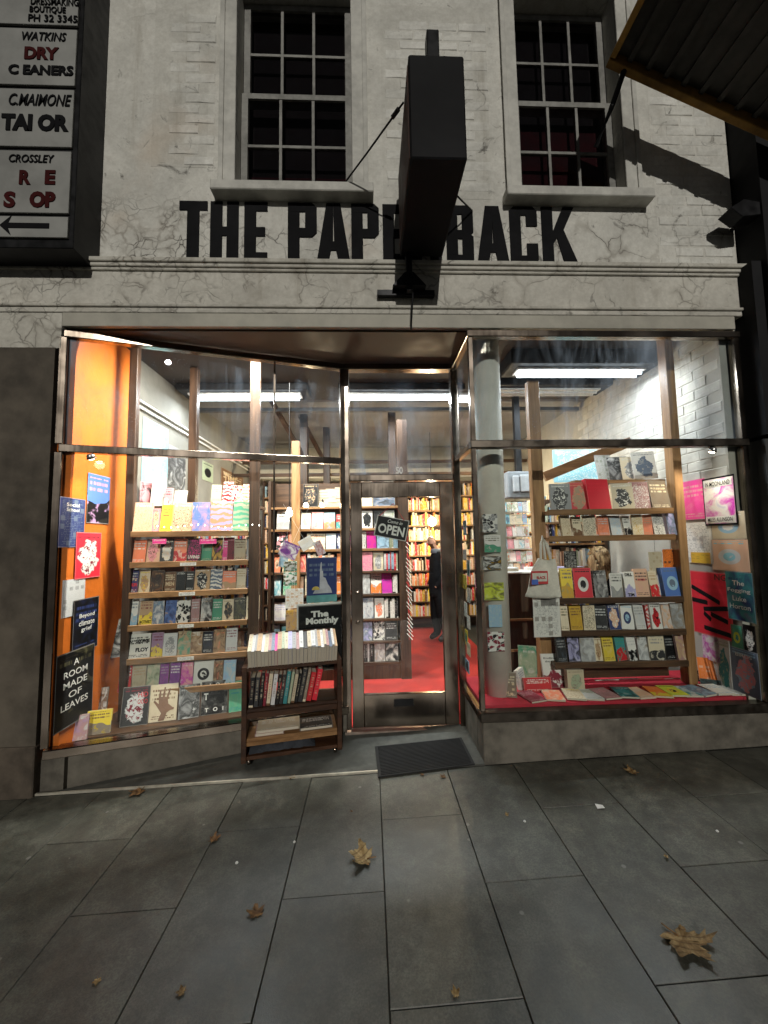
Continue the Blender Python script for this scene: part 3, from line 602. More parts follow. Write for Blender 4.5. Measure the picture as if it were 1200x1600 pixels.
for y0, y1 in ((-60, 43), (48, 137), (142, 233), (238, 336), (340, 374)):
    z1, z0 = onY(60, y0, SY).z, onY(60, y1, SY).z
    MB().box(-2.54, sx1, SY-.015, SY+.001, z0+.004, z1-.004).build('sign_board', M_BOARD, sg, bevel=.002)
for s, x0, x1, y0, y1, m, b, sh in (('DRESSMAKING', 52, 126, 3, 14, M_BLACKT, .01, 0), ('BOUTIQUE', 50, 106, 16, 27, M_BLACKT, .01, 0), ('PH 32 3345', 48, 124, 29, 40, M_BLACKT, .01, 0),
        ('WATKINS', 38, 107, 56, 69, M_BLACKT, .01, .2), ('DRY', 42, 95, 79, 98, M_SRED, .05, 0), ('C EANERS', 17, 118, 107, 122, M_BLACKT, .04, 0),
        ('C.MAIMONE', 18, 115, 152, 170, M_BLACKT, .01, .25), ('TAI OR', 6, 111, 183, 209, M_BLACKT, .06, 0), ('CROSSLEY', 18, 88, 246, 258, M_BLACKT, .01, .15),
        ('R', 34, 52, 270, 292, M_SRED, .05, 0), ('E', 74, 90, 270, 292, M_SRED, .05, 0), ('S', 10, 28, 303, 328, M_SRED, .05, 0), ('OP', 50, 90, 303, 328, M_SRED, .06, 0)):
    sign_text(s, x0, x1, y0, y1, m, b, sh)
a, b, t = onY(3, 355, SY), onY(80, 357, SY), .018
MB().prism([(a.x, a.z), (a.x+.075, a.z+.07), (a.x+.055, a.z+t), (b.x, a.z+t), (b.x, a.z-t), (a.x+.055, a.z-t), (a.x+.075, a.z-.07)], 'y', SY-.019, SY-.0155).build('arrow', M_BLACKT, sg)
# projecting sign box over the door
bs = thing('projecting_sign', 'thick dark box sign jutting out over the shop door on an iron bracket', 'sign', (.44, -.4, 3.66))
sx0, sx1_, sz0, sz1 = .25, .56, 3.665, 4.285; M_SIGN = plain('dark_sign_sheet', (.011,.011,.012), .65, 0, var=.6, scale=9, bump=.4, spec=.12)
MB().box(sx0, sx1_, -.80, -.07, sz0, sz1).build('sign_box', M_SIGN, bs, bevel=.008)
MB().box(sx0-.004, sx0-.0005, -.77, -.10, sz0+.03, sz1-.03).build('sign_face', plain('red_lit_sign_face', (.06,.028,.022), .6), bs)  # reddish light on the sign's side painted into the face colour
MB().box(sx1_+.0005, sx1_+.004, -.77, -.10, sz0+.03, sz1-.03).build('sign_face', plain('red_lit_sign_face', (.06,.028,.022), .6), bs)
for xx in (sx0+.05, sx1_-.05):
    for zz_ in (sz0+.08, (sz0+sz1)/2, sz1-.08): MB().lathe([(.007, 0), (.006, .004)], (0,0,0), 8).build('rivet', M_BLKMETAL, bs).matrix_local = Matrix.Translation(Vector((xx, -.80, zz_))-ORG[bs.name]) @ Matrix.Rotation(R(90), 4, 'X')
p = onY(675, 66, -.74); MB().box(p.x-.035, p.x+.035, -.77, -.70, sz1+.001, onY(675, 45, -.77).z).build('top_post', M_BLKMETAL, bs, bevel=.004)
MB().box(.29, .33, -.12, -.08, 3.38, sz0).build('bracket_post', M_BLKMETAL, bs)
MB().prism([(.19, 3.42), (.43, 3.42), (.34, 3.52), (.28, 3.52)], 'y', -.115, -.05).build('bracket_gusset', M_BLKMETAL, bs)
MB().box(.08, .50, -.055, -.02, 3.385, 3.425).build('bracket_plate', M_BLKMETAL, bs)
MB().tube([(.335, -.10, 3.38), (.32, -.06, 3.12)], .006).build('drop_rod', M_BLKMETAL, bs)
wa, wb_ = Vector((sx0-.004, -.55, onY(632, 160, -.55).z)), onY(528, 300, WF-.01)
MB().tube([wa, wa+(wb_-wa)*.5+Vector((0,0,-.006)), wb_], .006, 6).build('stay_wire', M_BLKMETAL, bs); MB().tube([wa+(wb_-wa)*.06, wa+(wb_-wa)*.14], .014, 8).build('turnbuckle', M_BLKMETAL, bs)
wa, wb_ = Vector((sx1_+.002, -.3, 4.0)), onY(738, 330, WF-.01); MB().tube([wa, wb_], .006, 6).build('stay_wire', M_BLKMETAL, bs)
# rusty canopy next door
cn_ = thing('canopy', 'rusty ribbed metal canopy with yellow-brown edge beam beside upstairs window', 'canopy', (2.3, -.25, 4.6))
Pa, Pb = onY(952, 92, -.25), onY(1160, 186, -.25); dcan = (Pb-Pa).normalized(); ncan = Vector((-dcan.z, 0, dcan.x)); outv = Vector((.0, -1, .02))
M_RUST = plain('rusty_yellow_beam', (.33,.18,.045), .7, var=.45, scale=12, bump=.4); M_CANU = plain('canopy_sheet', (.085,.08,.072), .7, .2, var=.5, scale=7, bump=.3)
Pe = Pa + dcan*2.2; ext = .62
MB().bar(Pa, Pe, (0,1,0), .05, .085).build('edge_beam', M_RUST, cn_, bevel=.004)
MB().bar(Pa+Vector((.02,-.027,.0)), Pa+outv*ext+Vector((.02,0,0)), dcan, .04, .08).build('side_beam', M_RUST, cn_, bevel=.004)
mb = MB(); o1 = ncan*.03
vs_ = [Pa+o1, Pe+o1, Pe+o1+outv*ext, Pa+o1+outv*ext]; mb.add(vs_+[v+ncan*.02 for v in vs_], [(0,1,2,3),(7,6,5,4)]+[(i,4+i,4+(i+1)%4,(i+1)%4) for i in range(4)]); mb.build('canopy_sheet', M_CANU, cn_)
for k in range(1, 16): c0 = Pa+dcan*(.14*k)+ncan*.012; MB().bar(c0+outv*.03, c0+outv*(ext-.05), dcan, .035, .03).build('rib', M_CANU, cn_)
MB().tube([Pa+dcan*.12+Vector((0,0,-.03)), Pa+dcan*.06+Vector((0,.08,-.25)), Pa+dcan*.02+Vector((0,.24,-.42))], .02, 8).build('bracket', M_BLKMETAL, cn_)
# small lamp arm stub on the neighbour's edge
p = onY(1148, 335, -.1)
fl = thing('wall_floodlight', 'small unlit black floodlight on the wall by the canopy', 'floodlight', (p.x, -.1, p.z))
MB().prism([(p.x-.09, p.z), (p.x+.02, p.z+.07), (p.x+.14, p.z+.05), (p.x+.14, p.z-.05), (p.x+.0, p.z-.07)], 'y', -.16, -.05).build('housing', M_BLKMETAL, fl, bevel=.004)
MB().bar((p.x+.08, -.10, p.z), (p.x+.12, WF, p.z+.0), (0,0,1), .02, .02).build('mount_arm', M_BLKMETAL, fl)

# ================================================================== SHOP LIGHTS
def area(parent, loc, sx, sy, power, col, spread=None):
    l = bpy.data.lights.new('tube_light', 'AREA'); l.shape = 'RECTANGLE'; l.size = sx; l.size_y = sy; l.energy = power; l.color = col
    o = bpy.data.objects.new('tube_light', l); COL.objects.link(o); o.parent = parent; o.location = Vector(loc)-ORG[parent.name]; return o
def fluoro(x0, x1, y, z, lit, label, power=62):
    t = thing('fluorescent_light', label, 'ceiling light', ((x0+x1)/2, y, z), 'fluorescent lights')
    MB().box(x0-.12, x1+.12, y-.16, y+.16, z+.03, CZ-.012).build('housing', plain('black_light_box', (.012,.012,.013), .6), t, bevel=.01)
    MB().box(x0-.03, x1+.03, y-.07, y+.07, z+.012, z+.029).build('reflector', M_WHITE if lit else M_PAPER, t)
    for dy in (-.035, .035): MB().tube([(x0, y+dy, z-.008), (x1, y+dy, z-.008)], .013, 10).build('tube', emit('tube_glow', (.88,.95,1.0), 14) if lit else M_PAPER, t)
    if lit: area(t, ((x0+x1)/2, y, z-.035), x1-x0, .12, power, (.90,.95,1.0))
fluoro(-1.93, -.77, 1.50, 3.215, True, 'lit fluorescent light behind the splayed window glass', 42)
fluoro(-.20, .95, 1.50, 3.215, True, 'lit fluorescent light behind the glass over the door')
fluoro(1.42, 2.58, .74, 3.15, True, 'lit fluorescent light close behind the flat window', 40)
fluoro(1.42, 2.50, 1.32, 3.19, False, 'unlit fluorescent light behind the lit one of the flat window')
def spot(p, aim, label, power=26, size=R(120), can=True):
    p, aim = Vector(p), Vector(aim); t = thing('spotlight', label, 'spotlight', p, 'window spotlights'); d = (aim-p).normalized()
    q = d.to_track_quat('-Z', 'Y').to_matrix().to_4x4()
    b = MB().lathe([(.012, .035), (.022, .03), (.03, .0), (.028, .0), (.02, .025)], (0,0,0), 16).build('shade', plain('lamp_shade_metal', (.5,.5,.5), .3, .9), None, smooth=True); b.parent = t; b.matrix_local = q
    g = MB().lathe([(.004, -.008), (.016, -.004), (.022, .006), (.018, .016), (.006, .022)], (0,0,0), 14).build('bulb', emit('warm_bulb', (1.0,.84,.60), 40), None, smooth=True); g.parent = t; g.matrix_local = q
    m = MB().tube([(0,0,0), (0,0,.02)], .006, 8).build('stem', M_BLKMETAL, None); m.parent = t; m.location = (0,0,.02)
    l = bpy.data.lights.new('spot_light', 'SPOT'); l.energy = power; l.color = (1.0,.86,.68); l.spot_size = size; l.spot_blend = .8; l.shadow_soft_size = .035
    o = bpy.data.objects.new('spot_light', l); COL.objects.link(o); o.parent = t; o.matrix_local = Matrix.Translation(d*.02) @ q
    return t
# two bare lamps by the side walls and unseen strips added behind the window heads to even the shelf light
spot(onX(143, 717, WLX+.16), (-1.9, .5, 1.1), 'lit spotlight in front of the orange wall', 16)
spot(onX(1112, 706, WRX-.15), (2.3, .45, 1.0), 'lit spotlight in front of the white brick wall', 16)
def added_strip_light(p, q, aim, power, label):
    p, q, aim = Vector(p), Vector(q), Vector(aim); c = (p+q)/2; t = thing('added_strip_light', label, 'strip light', c, 'added strip lights behind the window heads')
    up = Vector((0,0,1)); MB().bar(p+up*.03, q+up*.03, up, .03, .05).build('batten', M_PAPER, t); MB().tube([p, q], .012, 10).build('tube', emit('tube_glow', (.88,.95,1.0), 14), t)
    l = bpy.data.lights.new('added_strip_lamp', 'AREA'); l.shape = 'RECTANGLE'; l.size = (q-p).length; l.size_y = .03; l.energy = power; l.color = (1.0,.945,.86)
    o = bpy.data.objects.new('added_strip_lamp', l); COL.objects.link(o); o.parent = t
    z = -(aim-c).normalized(); x = (q-p).normalized(); y = z.cross(x).normalized(); z = x.cross(y); o.matrix_local = Matrix(((x.x,y.x,z.x,z.x*-.02),(x.y,y.y,z.y,z.y*-.02),(x.z,y.z,z.z,z.z*-.02),(0,0,0,1)))
added_strip_light(lw(.70, .06, 3.27), lw(1.80, .06, 3.27), lw(1.15, .45, .9), 175, 'unseen strip light added behind the head of the splayed window')
added_strip_light((1.00, .05, 3.27), (2.15, .05, 3.27), (1.62, .42, .9), 250, 'unseen strip light added behind the head of the flat window')
def globe(p, r, power, label, col=(1.0,.80,.52)):
    p = Vector(p); t = thing('globe_lamp', label, 'lamp', p, 'globe lamps')
    prof = [(max(.004, r*math.sin(math.pi*k/10)), -r*math.cos(math.pi*k/10)) for k in range(11)]
    MB().lathe(prof, p, 16).build('globe', emit('globe_glow', col, 26), t, smooth=True)
    MB().tube([p+Vector((0,0,r)), Vector((p.x, p.y, CZ))], .005, 6).build('flex', M_BLKMETAL, t)
    l = bpy.data.lights.new('globe_light', 'POINT'); l.energy = power; l.color = col; l.shadow_soft_size = r*1.02
    o = bpy.data.objects.new('globe_light', l); COL.objects.link(o); o.parent = t
    return o
for p, r, pw, lb in ((onY(675, 815, 3.3), .07, 55, 'glowing globe lamp by the rear shelves near the standing man'), (Vector((-.9, 3.0, 2.35)), .07, 55, 'glowing globe lamp behind the central bookcase'), (Vector((1.75, 2.7, 2.45)), .07, 55, 'glowing globe lamp over the counter')):
    o = globe(p, r, pw, lb); o.location = (0, 0, -r-.03); o.data.shadow_soft_size = .02
# small clip lamps on the central bookcase
for px_ in (478, 503):
    p = onY(px_, 791, 1.50)
    t = thing('clip_lamp', 'small lit clip lamp on the central bookcase ' + ('under the black book' if px_ < 490 else 'under the flat piles'), 'lamp', p, 'clip lamps on the central bookcase')
    MB().lathe([(.006, .035), (.018, .03), (.03, .0), (.022, -.004), (.005, -.006)], p, 14).build('lamp_head', emit('warm_bulb', (1.0,.84,.60), 40), t, smooth=True)
    MB().tube([p+Vector((0,0,.033)), p+Vector((0,.06,.08)), Vector((p.x, 1.66, p.z+.06))], .006, 6).build('arm', M_BLKMETAL, t)
    l = bpy.data.lights.new('clip_light', 'SPOT'); l.energy = 4; l.color = (1,.86,.66); l.spot_size = R(150); l.spot_blend = .8; l.shadow_soft_size = .03
    o = bpy.data.objects.new('clip_light', l); COL.objects.link(o); o.parent = t; o.location = (0, -.04, -.03); o.rotation_euler = (R(25), 0, 0)

# ================================================================== DISPLAY SHELVES BEHIND THE SPLAYED WINDOW
def shelf_unit(name, label, P0, P1, zs, x_lo, x_hi, depth, m, post=None):
    """shelves between P0 and P1 (front corners on the floor plan)"""
    P0, P1 = Vector((*P0, 0)), Vector((*P1, 0)); u = (P1-P0).normalized(); n = Vector((-u.y, u.x, 0))
    t = thing(name, label, 'shelves', (P0.x, P0.y, 0)); L = (P1-P0).length
    return t, P0, u, n, L
def plank(t, P0, u, n, L, z, d, m, thick=.028, name='shelf', lip=True, a=0.0):
    c = P0 + u*a + n*(d/2); q0, q1 = c, c+u*(L-a)
    MB().bar(Vector((q0.x, q0.y, z-thick/2)), Vector((q1.x, q1.y, z-thick/2)), n, d, thick).build(name, m, t, bevel=.002)
    if lip:
        e0, e1 = P0+u*a-n*.009, P0+u*L-n*.009
        MB().bar(Vector((e0.x, e0.y, z-.012)), Vector((e1.x, e1.y, z-.012)), n, .016, .046).build('shelf_lip', m, t, bevel=.002)
def row_books(items, P0, u, n, z, h_px, mmpx_at, where, anchor, group, lean=R(-10), inset=.03, dirn=1, bottom=None, jit=.10, tmax=.024):
    """face-out books: items are (x0, x1, c1, c2, c3, style[, h]) with x in photograph pixels"""
    ang = math.atan2(u.y, u.x); cnt = len(items)
    for i, it in enumerate(items):
        x0, x1, a, b, c, st = it[:6]; hp = it[6] if len(it) > 6 else h_px
        base = P0 + n*(inset + .012*(i % 2))
        yb = bottom if bottom else 900
        def hit(xp):
            q = onP(xp, yb, base, n); return (q-P0).dot(u), (q-CAM).dot(FW)
        s0, d0 = hit(x0); s1, d1 = hit(x1); wd = max(.03, s1-s0-.003); hh = hp*(d0+d1)/2/FPX/math.cos(lean)
        ctr = base + u*((s0+s1)/2)
        k = i if dirn == 1 else cnt-1-i
        lb = f'{cn(a)} and {cn(b)} book, {ORD[k]} from {anchor}, {where}'
        tt = random.uniform(.012, tmax)
        o = book((ctr.x, ctr.y, z+.001+abs(math.sin(lean))*tt*.5), (lean+random.uniform(-.05,.05), random.uniform(-.02,.02), ang+random.uniform(-jit,jit)), wd, hh, tt, a, b, c, st, lb, group)
        o['pxx'] = 0; del o['pxx']
        yield o
def run(g): return list(g)
L0, L1 = (-1.905, .43), (-1.03, .585)
lt, P0, u, n, L = shelf_unit('display_shelves', 'wooden display shelves between brown posts behind the splayed window', L0, L1, None, 0, 0, .2, None)
LZ = [1.697, 1.452, 1.213, .958, .702, .452]
for i, z in enumerate(LZ): plank(lt, P0, u, n, L, z, .17, M_WOOD)
def post(t, p, w_, d_, z0, z1, m, name='post', ang=0.0):
    c, s_ = math.cos(ang), math.sin(ang); U = Vector((c, s_, 0))
    MB().bar(Vector((p[0], p[1], z0)), Vector((p[0], p[1], z1)), U, w_, d_).build(name, m, t, bevel=.003)
uang = math.atan2(u.y, u.x)
pl = P0 - u*.03 + n*.05; post(lt, (pl.x, pl.y), .06, .07, .24, CZ-.012, M_DWOODV, ang=uang)
pr = P0 + u*(L+.045) + n*.05; post(lt, (pr.x, pr.y), .085, .07, .24, CZ-.012, M_DWOODV, ang=uang)
pm = onY(304, 620, 1.0); post(lt, (pm.x, 1.0), .075, .06, 1.6, CZ-.012, M_DWOODV)
GL = 'books displayed in the splayed window'
rowsL = [
 (833, 47, 'the top shelf', [(207,238,'peach','tan','white','glyph'),(236,250,'pink','peach','brown','blob',38),(249,268,'yellow','mustard','brown','plain',44),(268,300,'peach','brown','white','glyph'),(300,328,'mauve','blue','peach','photo'),(328,363,'lavender','coral','cream','wave',48),(363,402,'sage','green','beige','wave',48)]),
 (880, 36, 'the second shelf', [(203,228,'coral','orange','white','plain'),(228,250,'peach','pink','brown','blob'),(250,271,'charcoal','white','cream','blob'),(271,292,'coral','red','white','split'),(292,314,'charcoal','hotpink','hotpink','glyph'),(314,331,'green','teal','sage','plain',28),(331,347,'mustard','black','hotpink','photo'),(347,355,'hotpink','pink','white','plain'),(355,366,'maroon','charcoal','pink','glyph'),(366,384,'beige','tan','brown','plain',33),(385,404,'grey','coral','pale','blob')]),
 (929, 33, 'the third shelf', [(193,216,'navy','red','white','plain',36),(217,235,'cream','tan','yellow','blob',34),(235,256,'brown','charcoal','tan','photo'),(256,275,'brown','tan','cream','plain',30),(275,290,'black','charcoal','white','glyph',30),(290,303,'black','charcoal','white','plain',30),(303,328,'tan','black','white','blob',34),(328,347,'slate','white','grey','wave',32),(347,369,'coral','tan','pale','split',28),(369,384,'cream','pale','tan','plain',32),(385,404,'navy','slate','white','plain',33)]),
 (980, 35, 'the fourth shelf', [(196,215,'white','sky','slate','split',40),(217,238,'tan','yellow','maroon','split',36),(238,256,'pale','slate','sky','photo'),(256,275,'navy','blue','tan','photo'),(275,297,'white','black','black','cells',34),(298,312,'dusk','brown','pale','plain'),(313,331,'charcoal','pale','tan','photo',36),(331,347,'green','teal','white','plain',33),(347,365,'cream','charcoal','tan','blob',32),(365,383,'olive','charcoal','cream','photo',33),(384,405,'cream','black','grey','blob',36)]),
 (1032, 35, 'the fifth shelf', [(192,235,'white','cream','black','plain',36),(235,254,'mauve','yellow','maroon','split',36),(254,276,'pale','grey','white','blob',34),(276,297,'green','tan','black','photo',35),(297,316,'brown','tan','white','photo',33),(316,333,'black','navy','white','plain',32),(333,352,'brown','tan','coral','photo',34),(352,371,'pale','white','maroon','plain',36)]),
 (1084, 39, 'the sixth shelf', [(184,205,'red','maroon','white','plain',40),(206,228,'beige','olive','tan','plain',38),(228,248,'beige','sage','olive','photo',38),(248,263,'purple','magenta','mauve','plain',36),(264,281,'purple','navy','white','plain',37),(281,301,'pink','magenta','white','photo',35),(301,333,'white','black','white','circle',36),(333,348,'tan','brown','coral','photo',33),(348,368,'pale','sky','lavender','photo',33)]),
]
Lbooks = []
for (yb, hp, wh, items), z in zip(rowsL, LZ): Lbooks.append(run(row_books(items, P0, u, n, z, hp, None, wh.replace('the ','').replace(' shelf',' splayed-window shelf'), 'the orange wall', GL, bottom=yb-20)))
# readable titles
def title(o, s, fx, fz, fw, fh, m, bold=.03): 
    t = obj('title', text_mesh(s, bold, m), o); t.location = (fx, -.5-.06, fz); t.scale = (fw, .05, fh); return t
M_TRED = plain('title_red', (.55,.03,.04), .5); M_TPINK = plain('title_pink', (.75,.05,.2), .5); M_TYEL = plain('title_yellow', (.7,.5,.05), .5); M_TCRM = plain('title_cream', (.65,.5,.32), .5)
b = Lbooks[2][0]; title(b, 'FACT &', 0, .58, .8, .13, M_TCRM); title(b, 'FASHION', 0, .36, .86, .15, M_TRED, .05)
b = Lbooks[2][3]; title(b, 'THE', 0, .75, .5, .2, M_TCRM); title(b, 'MEN', 0, .4, .7, .2, M_TCRM)
b = Lbooks[4][0]; title(b, 'NON', -.32, .68, .28, .13, M_BLACKT, .05); title(b, 'GEORGE', .2, .70, .52, .15, M_BLACKT, .05); title(b, 'FLOY', .2, .34, .48, .17, M_BLACKT, .06)
b = Lbooks[5][0]; title(b, 'fig', 0, .5, .6, .26, M_WHITE, .01)
b = Lbooks[1][4]; title(b, 'LIVING', 0, .2, .85, .14, M_WHITE, .03)
b = Lbooks[3][1]; title(b, 'ACTIVIST', 0, .12, .9, .12, M_BLACKT, .03)
# price strips on the shelf lips
for i in (1, 2, 3, 4):
    q = onP((294,292,290,290)[i-1], (880,928,980,1031)[i-1], P0-n*.02, n)
    poster((q.x, q.y, LZ[i]-.014), (0,0,uang), .12, .026, 'white','charcoal','white','page', 'small white shelf label on the lip of the '+('','second','third','fourth','fifth')[i]+' shelf', 'shelf_label', 'label', group='shelf labels in the splayed window')
for xs, yy, wd in ((249, 846, .10), (325, 846, .13)):
    q = onP(xs, yy, P0-n*.03, n); poster((q.x, q.y, q.z), (0,0,uang), wd, .04, 'hotpink','scarlet','white','plain', 'pink shelf talker hanging over the ' + ('coral and charcoal books' if xs < 300 else 'green and mustard books'), 'shelf_label', 'label', group='pink shelf talkers')
# window bed
bedz = .235
mb = MB(); q = [lw(.0,.145), lw(LL-.05,.145), Vector((DX0-.06, 1.0, 0)), Vector((WLX, 1.0, 0))]
mb.add([(p.x,p.y,bedz-.03) for p in q]+[(p.x,p.y,bedz) for p in q], [(3,2,1,0),(4,5,6,7)]+[(i,(i+1)%4,4+(i+1)%4,4+i) for i in range(4)])
bed = thing('window_platform', 'low wooden platform behind the splayed window glass', 'platform', (-1.2,.6,0)); mb.build('platform_top', M_DWOOD, bed)
mb = MB(); a_, b_ = Vector((DX0-.06, 1.0, 0)), Vector((WLX, 1.0, 0)); MB().box(WLX, DX0-.06, .98, 1.0, FL, bedz-.031).build('platform_front', M_DWOOD, bed)
Pb0 = lw(.30, .17); bu, bn = LU, -LN
rowbed = [(187,231,'charcoal','pale','maroon','blob',56),(231,276,'cream','tan','brown','plain',53),(278,311,'grey','charcoal','pale','photo',48),(313,355,'black','white','charcoal','plain',48),(357,380,'green','sage','teal','plain',44)]
bb = run(row_books(rowbed, Pb0, bu, bn, bedz, 50, None, 'splayed-window platform', 'the orange wall', GL, inset=.07, bottom=1120))
title(bb[3], 'T', -.32, .55, .16, .2, M_WHITE); title(bb[3], 'I   O   I', .1, .88, .6, .12, M_WHITE); title(bb[3], 'T   O   I', 0, .15, .7, .12, M_WHITE)
title(bb[0], 'HID', .25, .78, .36, .13, M_TRED, .01); title(bb[0], 'OOO', .25, .6, .36, .12, M_TRED, .01)
# a hand printed on the cream cover
hm = MB(); hp = [(-.16,.02),(-.06,.22),(-.24,.42),(-.36,.54),(-.32,.58),(-.17,.47),(-.19,.66),(-.16,.84),(-.11,.84),(-.1,.66),(-.05,.66),(.0,.92),(.05,.91),(.04,.66),(.09,.64),(.19,.88),(.24,.86),(.15,.58),(.18,.46),(.33,.36),(.40,.34),(.38,.29),(.26,.28),(.14,.22),(.06,.02)]
hm.prism(hp, 'y', 0, .02); ho = hm.mesh('hand_print', plain('hand_print_brown', (.20,.11,.07), .5, var=.4)); o = obj('hand_print', ho, bb[1]); o.location = (0, -.53, 0)
# things propped near the orange wall
def prop_book(x0, y0, x1, y1, Y, a, b, c, st, label, lean=R(-12), rz=0.0, zbase=None, t=.02, group='books propped in the window corner'):
    p, q = onY(x0, (y0+y1)/2, Y), onY(x1, (y0+y1)/2, Y); bt, tp = onY((x0+x1)/2, y1, Y), onY((x0+x1)/2, y0, Y); zb = bt.z if zbase is None else zbase
    return book(((p.x+q.x)/2, Y, zb), (lean, 0, rz), (q.x-p.x)/max(.3, abs(math.cos(rz))), (tp.z-zb)/math.cos(lean), t, a, b, c, st, label, group)
prop_book(95, 1085, 131, 1150, .30, 'pale','grey','lavender','photo', 'pale grey magazine propped below the dark leafy poster', rz=R(20), zbase=bedz)
prop_book(80, 1122, 131, 1165, .16, 'mauve','dusk','pale','photo', 'mauve photo book in front of the pale grey magazine', rz=R(16), zbase=bedz)
prop_book(137, 1112, 170, 1155, .26, 'yellow','taupe','brown','split', 'yellow and taupe book standing by the orange wall', rz=R(14), zbase=bedz)
prop_book(146, 1078, 163, 1145, .40, 'pale','brown','white','photo', 'narrow pale book behind the yellow and taupe one', rz=R(10), zbase=bedz)
prop_book(128, 1090, 142, 1150, .36, 'purple','black','mauve','plain', 'dark purple book between pale magazine and narrow pale book', rz=R(12), zbase=bedz)
prop_book(150, 972, 184, 1030, .52, 'white','charcoal','pale','photo', 'white framed photo book leaning in the brown corner niche', rz=R(40), lean=R(-14))
nich = thing('corner_rack', 'clear pocket rack of leaflets beside the brown shelf post', 'rack', onY(170, 900, .60))
for y0, y1, c_ in ((822, 880, 'pale'), (893, 924, 'yellow')):
    p, q = onY(157, (y0+y1)/2, .60), onY(185, (y0+y1)/2, .60); a_, b_ = onY(170, y1, .60).z, onY(170, y0, .60).z
    MB().box(p.x, q.x, .585, .60, a_, b_).build('leaflet_pocket', flat('pocket_'+c_, C[c_]), nich, bevel=.002)
p = onY(171, 850, .605); MB().box(p.x-.07, p.x+.07, .605, .62, bedz, onY(170, 815, .6).z).build('rack_back', M_DWOODV, nich)

# ---- posters on the side walls
def wall_poster(x0, y0, x1, y1, X, sidesgn, a, b, c, st, label, layer=0, cat='poster', name='poster', tilt=0.0):
    Xp = X + sidesgn*(.004+.004*layer); ym = (y0+y1)/2; xm = (x0+x1)/2
    p, q = onX(x0, ym, Xp), onX(x1, ym, Xp); tp, bt = onX(xm, y0, Xp), onX(xm, y1, Xp)
    o = poster((Xp, (p.y+q.y)/2, (tp.z+bt.z)/2), (0, tilt, R(90)*sidesgn), abs(q.y-p.y), tp.z-bt.z, a, b, c, st, label, name, cat, group='posters on the window walls'); return o
W = wall_poster
o = W(136, 742, 171, 818, WLX, 1, 'blue','black','pink','split', 'blue and black poster with pink corner on orange wall')
o = W(92, 778, 132, 855, WLX, 1, 'navy','slate','slate','page', 'navy notice with small white print on orange wall'); w_, h_ = o.scale.x, o.scale.z; words(o, 'Social', .0, h_*.36, w_*.5, h_*.07); words(o, 'School', 0, h_*.26, w_*.5, h_*.07)
o = W(118, 832, 157, 903, WLX, 1, 'scarlet','white','maroon','blob', 'red poster with white blotch on orange wall', 1)
o = W(97, 905, 132, 962, WLX, 1, 'pale','pale','black','page', 'white sheet with a grid of small pictures on orange wall')
o = W(114, 935, 153, 1016, WLX, 1, 'black','navy','navy','plain', 'dark poster about climate with white title on orange wall', 2); w_, h_ = o.scale.x, o.scale.z
for k, s in enumerate(('Beyond', 'climate', 'grief')): words(o, s, .02*w_, h_*(.17-.13*k), w_*(.6, .62, .42)[k], h_*.10)
o = W(86, 1016, 145, 1130, WLX, 1, 'black','black','olive','photo', 'large dark leafy poster with white capitals on orange wall', 3); w_, h_ = o.scale.x, o.scale.z
for k, s in enumerate(('A', 'ROOM', 'MADE', 'OF', 'LEAVES')): words(o, s, .0, h_*(.34-.14*k), w_*(.14, .62, .62, .34, .7)[k], h_*.085)
o = W(222, 660, 262, 765, WLX-.01, 1, 'cyan','pale','sky','page', 'tall pale blue framed poster on the cream wall above the top shelf')
o = W(262, 700, 290, 765, WLX-.01, 1, 'grey','charcoal','pale','photo', 'dark grey photo poster beside the pale blue framed poster')
o = W(316, 723, 333, 752, WLX-.01, 1, 'sage','black','black','circle', 'small green framed picture with a ring on the cream wall')
o = W(345, 738, 380, 770, WLX-.01, 1, 'brown','tan','cream','plain', 'brown wooden plaque with cream capitals on the cream wall'); words(o, 'TIME', -.1*o.scale.x, .1*o.scale.z, o.scale.x*.6, o.scale.z*.4, M_TCRM)
# right wall
o = W(1063, 750, 1103, 812, WRX, -1, 'hotpink','pink','pink','plain', 'plain hot pink sheet pinned on the white brick wall', 2)
o = W(1101, 747, 1148, 818, WRX, -1, 'magenta','white','lavender','photo', 'poster with magenta figures and black border on white brick wall', 3); w_, h_ = o.scale.x, o.scale.z
bl = obj('border', MB().box(-.54,.54,.2,.6,-.54,.54).mesh('border', M_BLACKT), o)
pn = MB().box(-.46,.46,-.9,-.55,.32,.46).mesh('title_band', M_PAPER); obj('title_band', pn, o); pn2 = obj('title_band', pn, o); pn2.location.z = -.80
words(o, 'IN MOONLAND', 0, h_*.39, w_*.82, h_*.10, M_BLACKT).location.y = -2.2; words(o, 'MILES ALLINSON', 0, h_*-.41, w_*.82, h_*.09, M_BLACKT).location.y = -2.2
o = W(1071, 816, 1113, 880, WRX, -1, 'white','grey','pale','page', 'white notice with rows of small drawings on brick wall', 1)
o = W(1080, 863, 1110, 880, WRX, -1, 'mustard','yellow','brown','page', 'mustard sticker at the foot of the white notice', 2)
o = W(1112, 800, 1165, 842, WRX, -1, 'beige','sky','white','circle', 'beige sheet with a blue disc under the magenta poster', 1)
o = W(1112, 843, 1170, 892, WRX, -1, 'peach','pale','cyan','circle', 'peach sheet with a pale disc above the dark blue poster', 1)
o = W(1082, 894, 1142, 994, WRX, -1, 'scarlet','scarlet','scarlet','plain', 'big red poster with dark slanting bars on brick wall', 2); w_, h_ = o.scale.x, o.scale.z
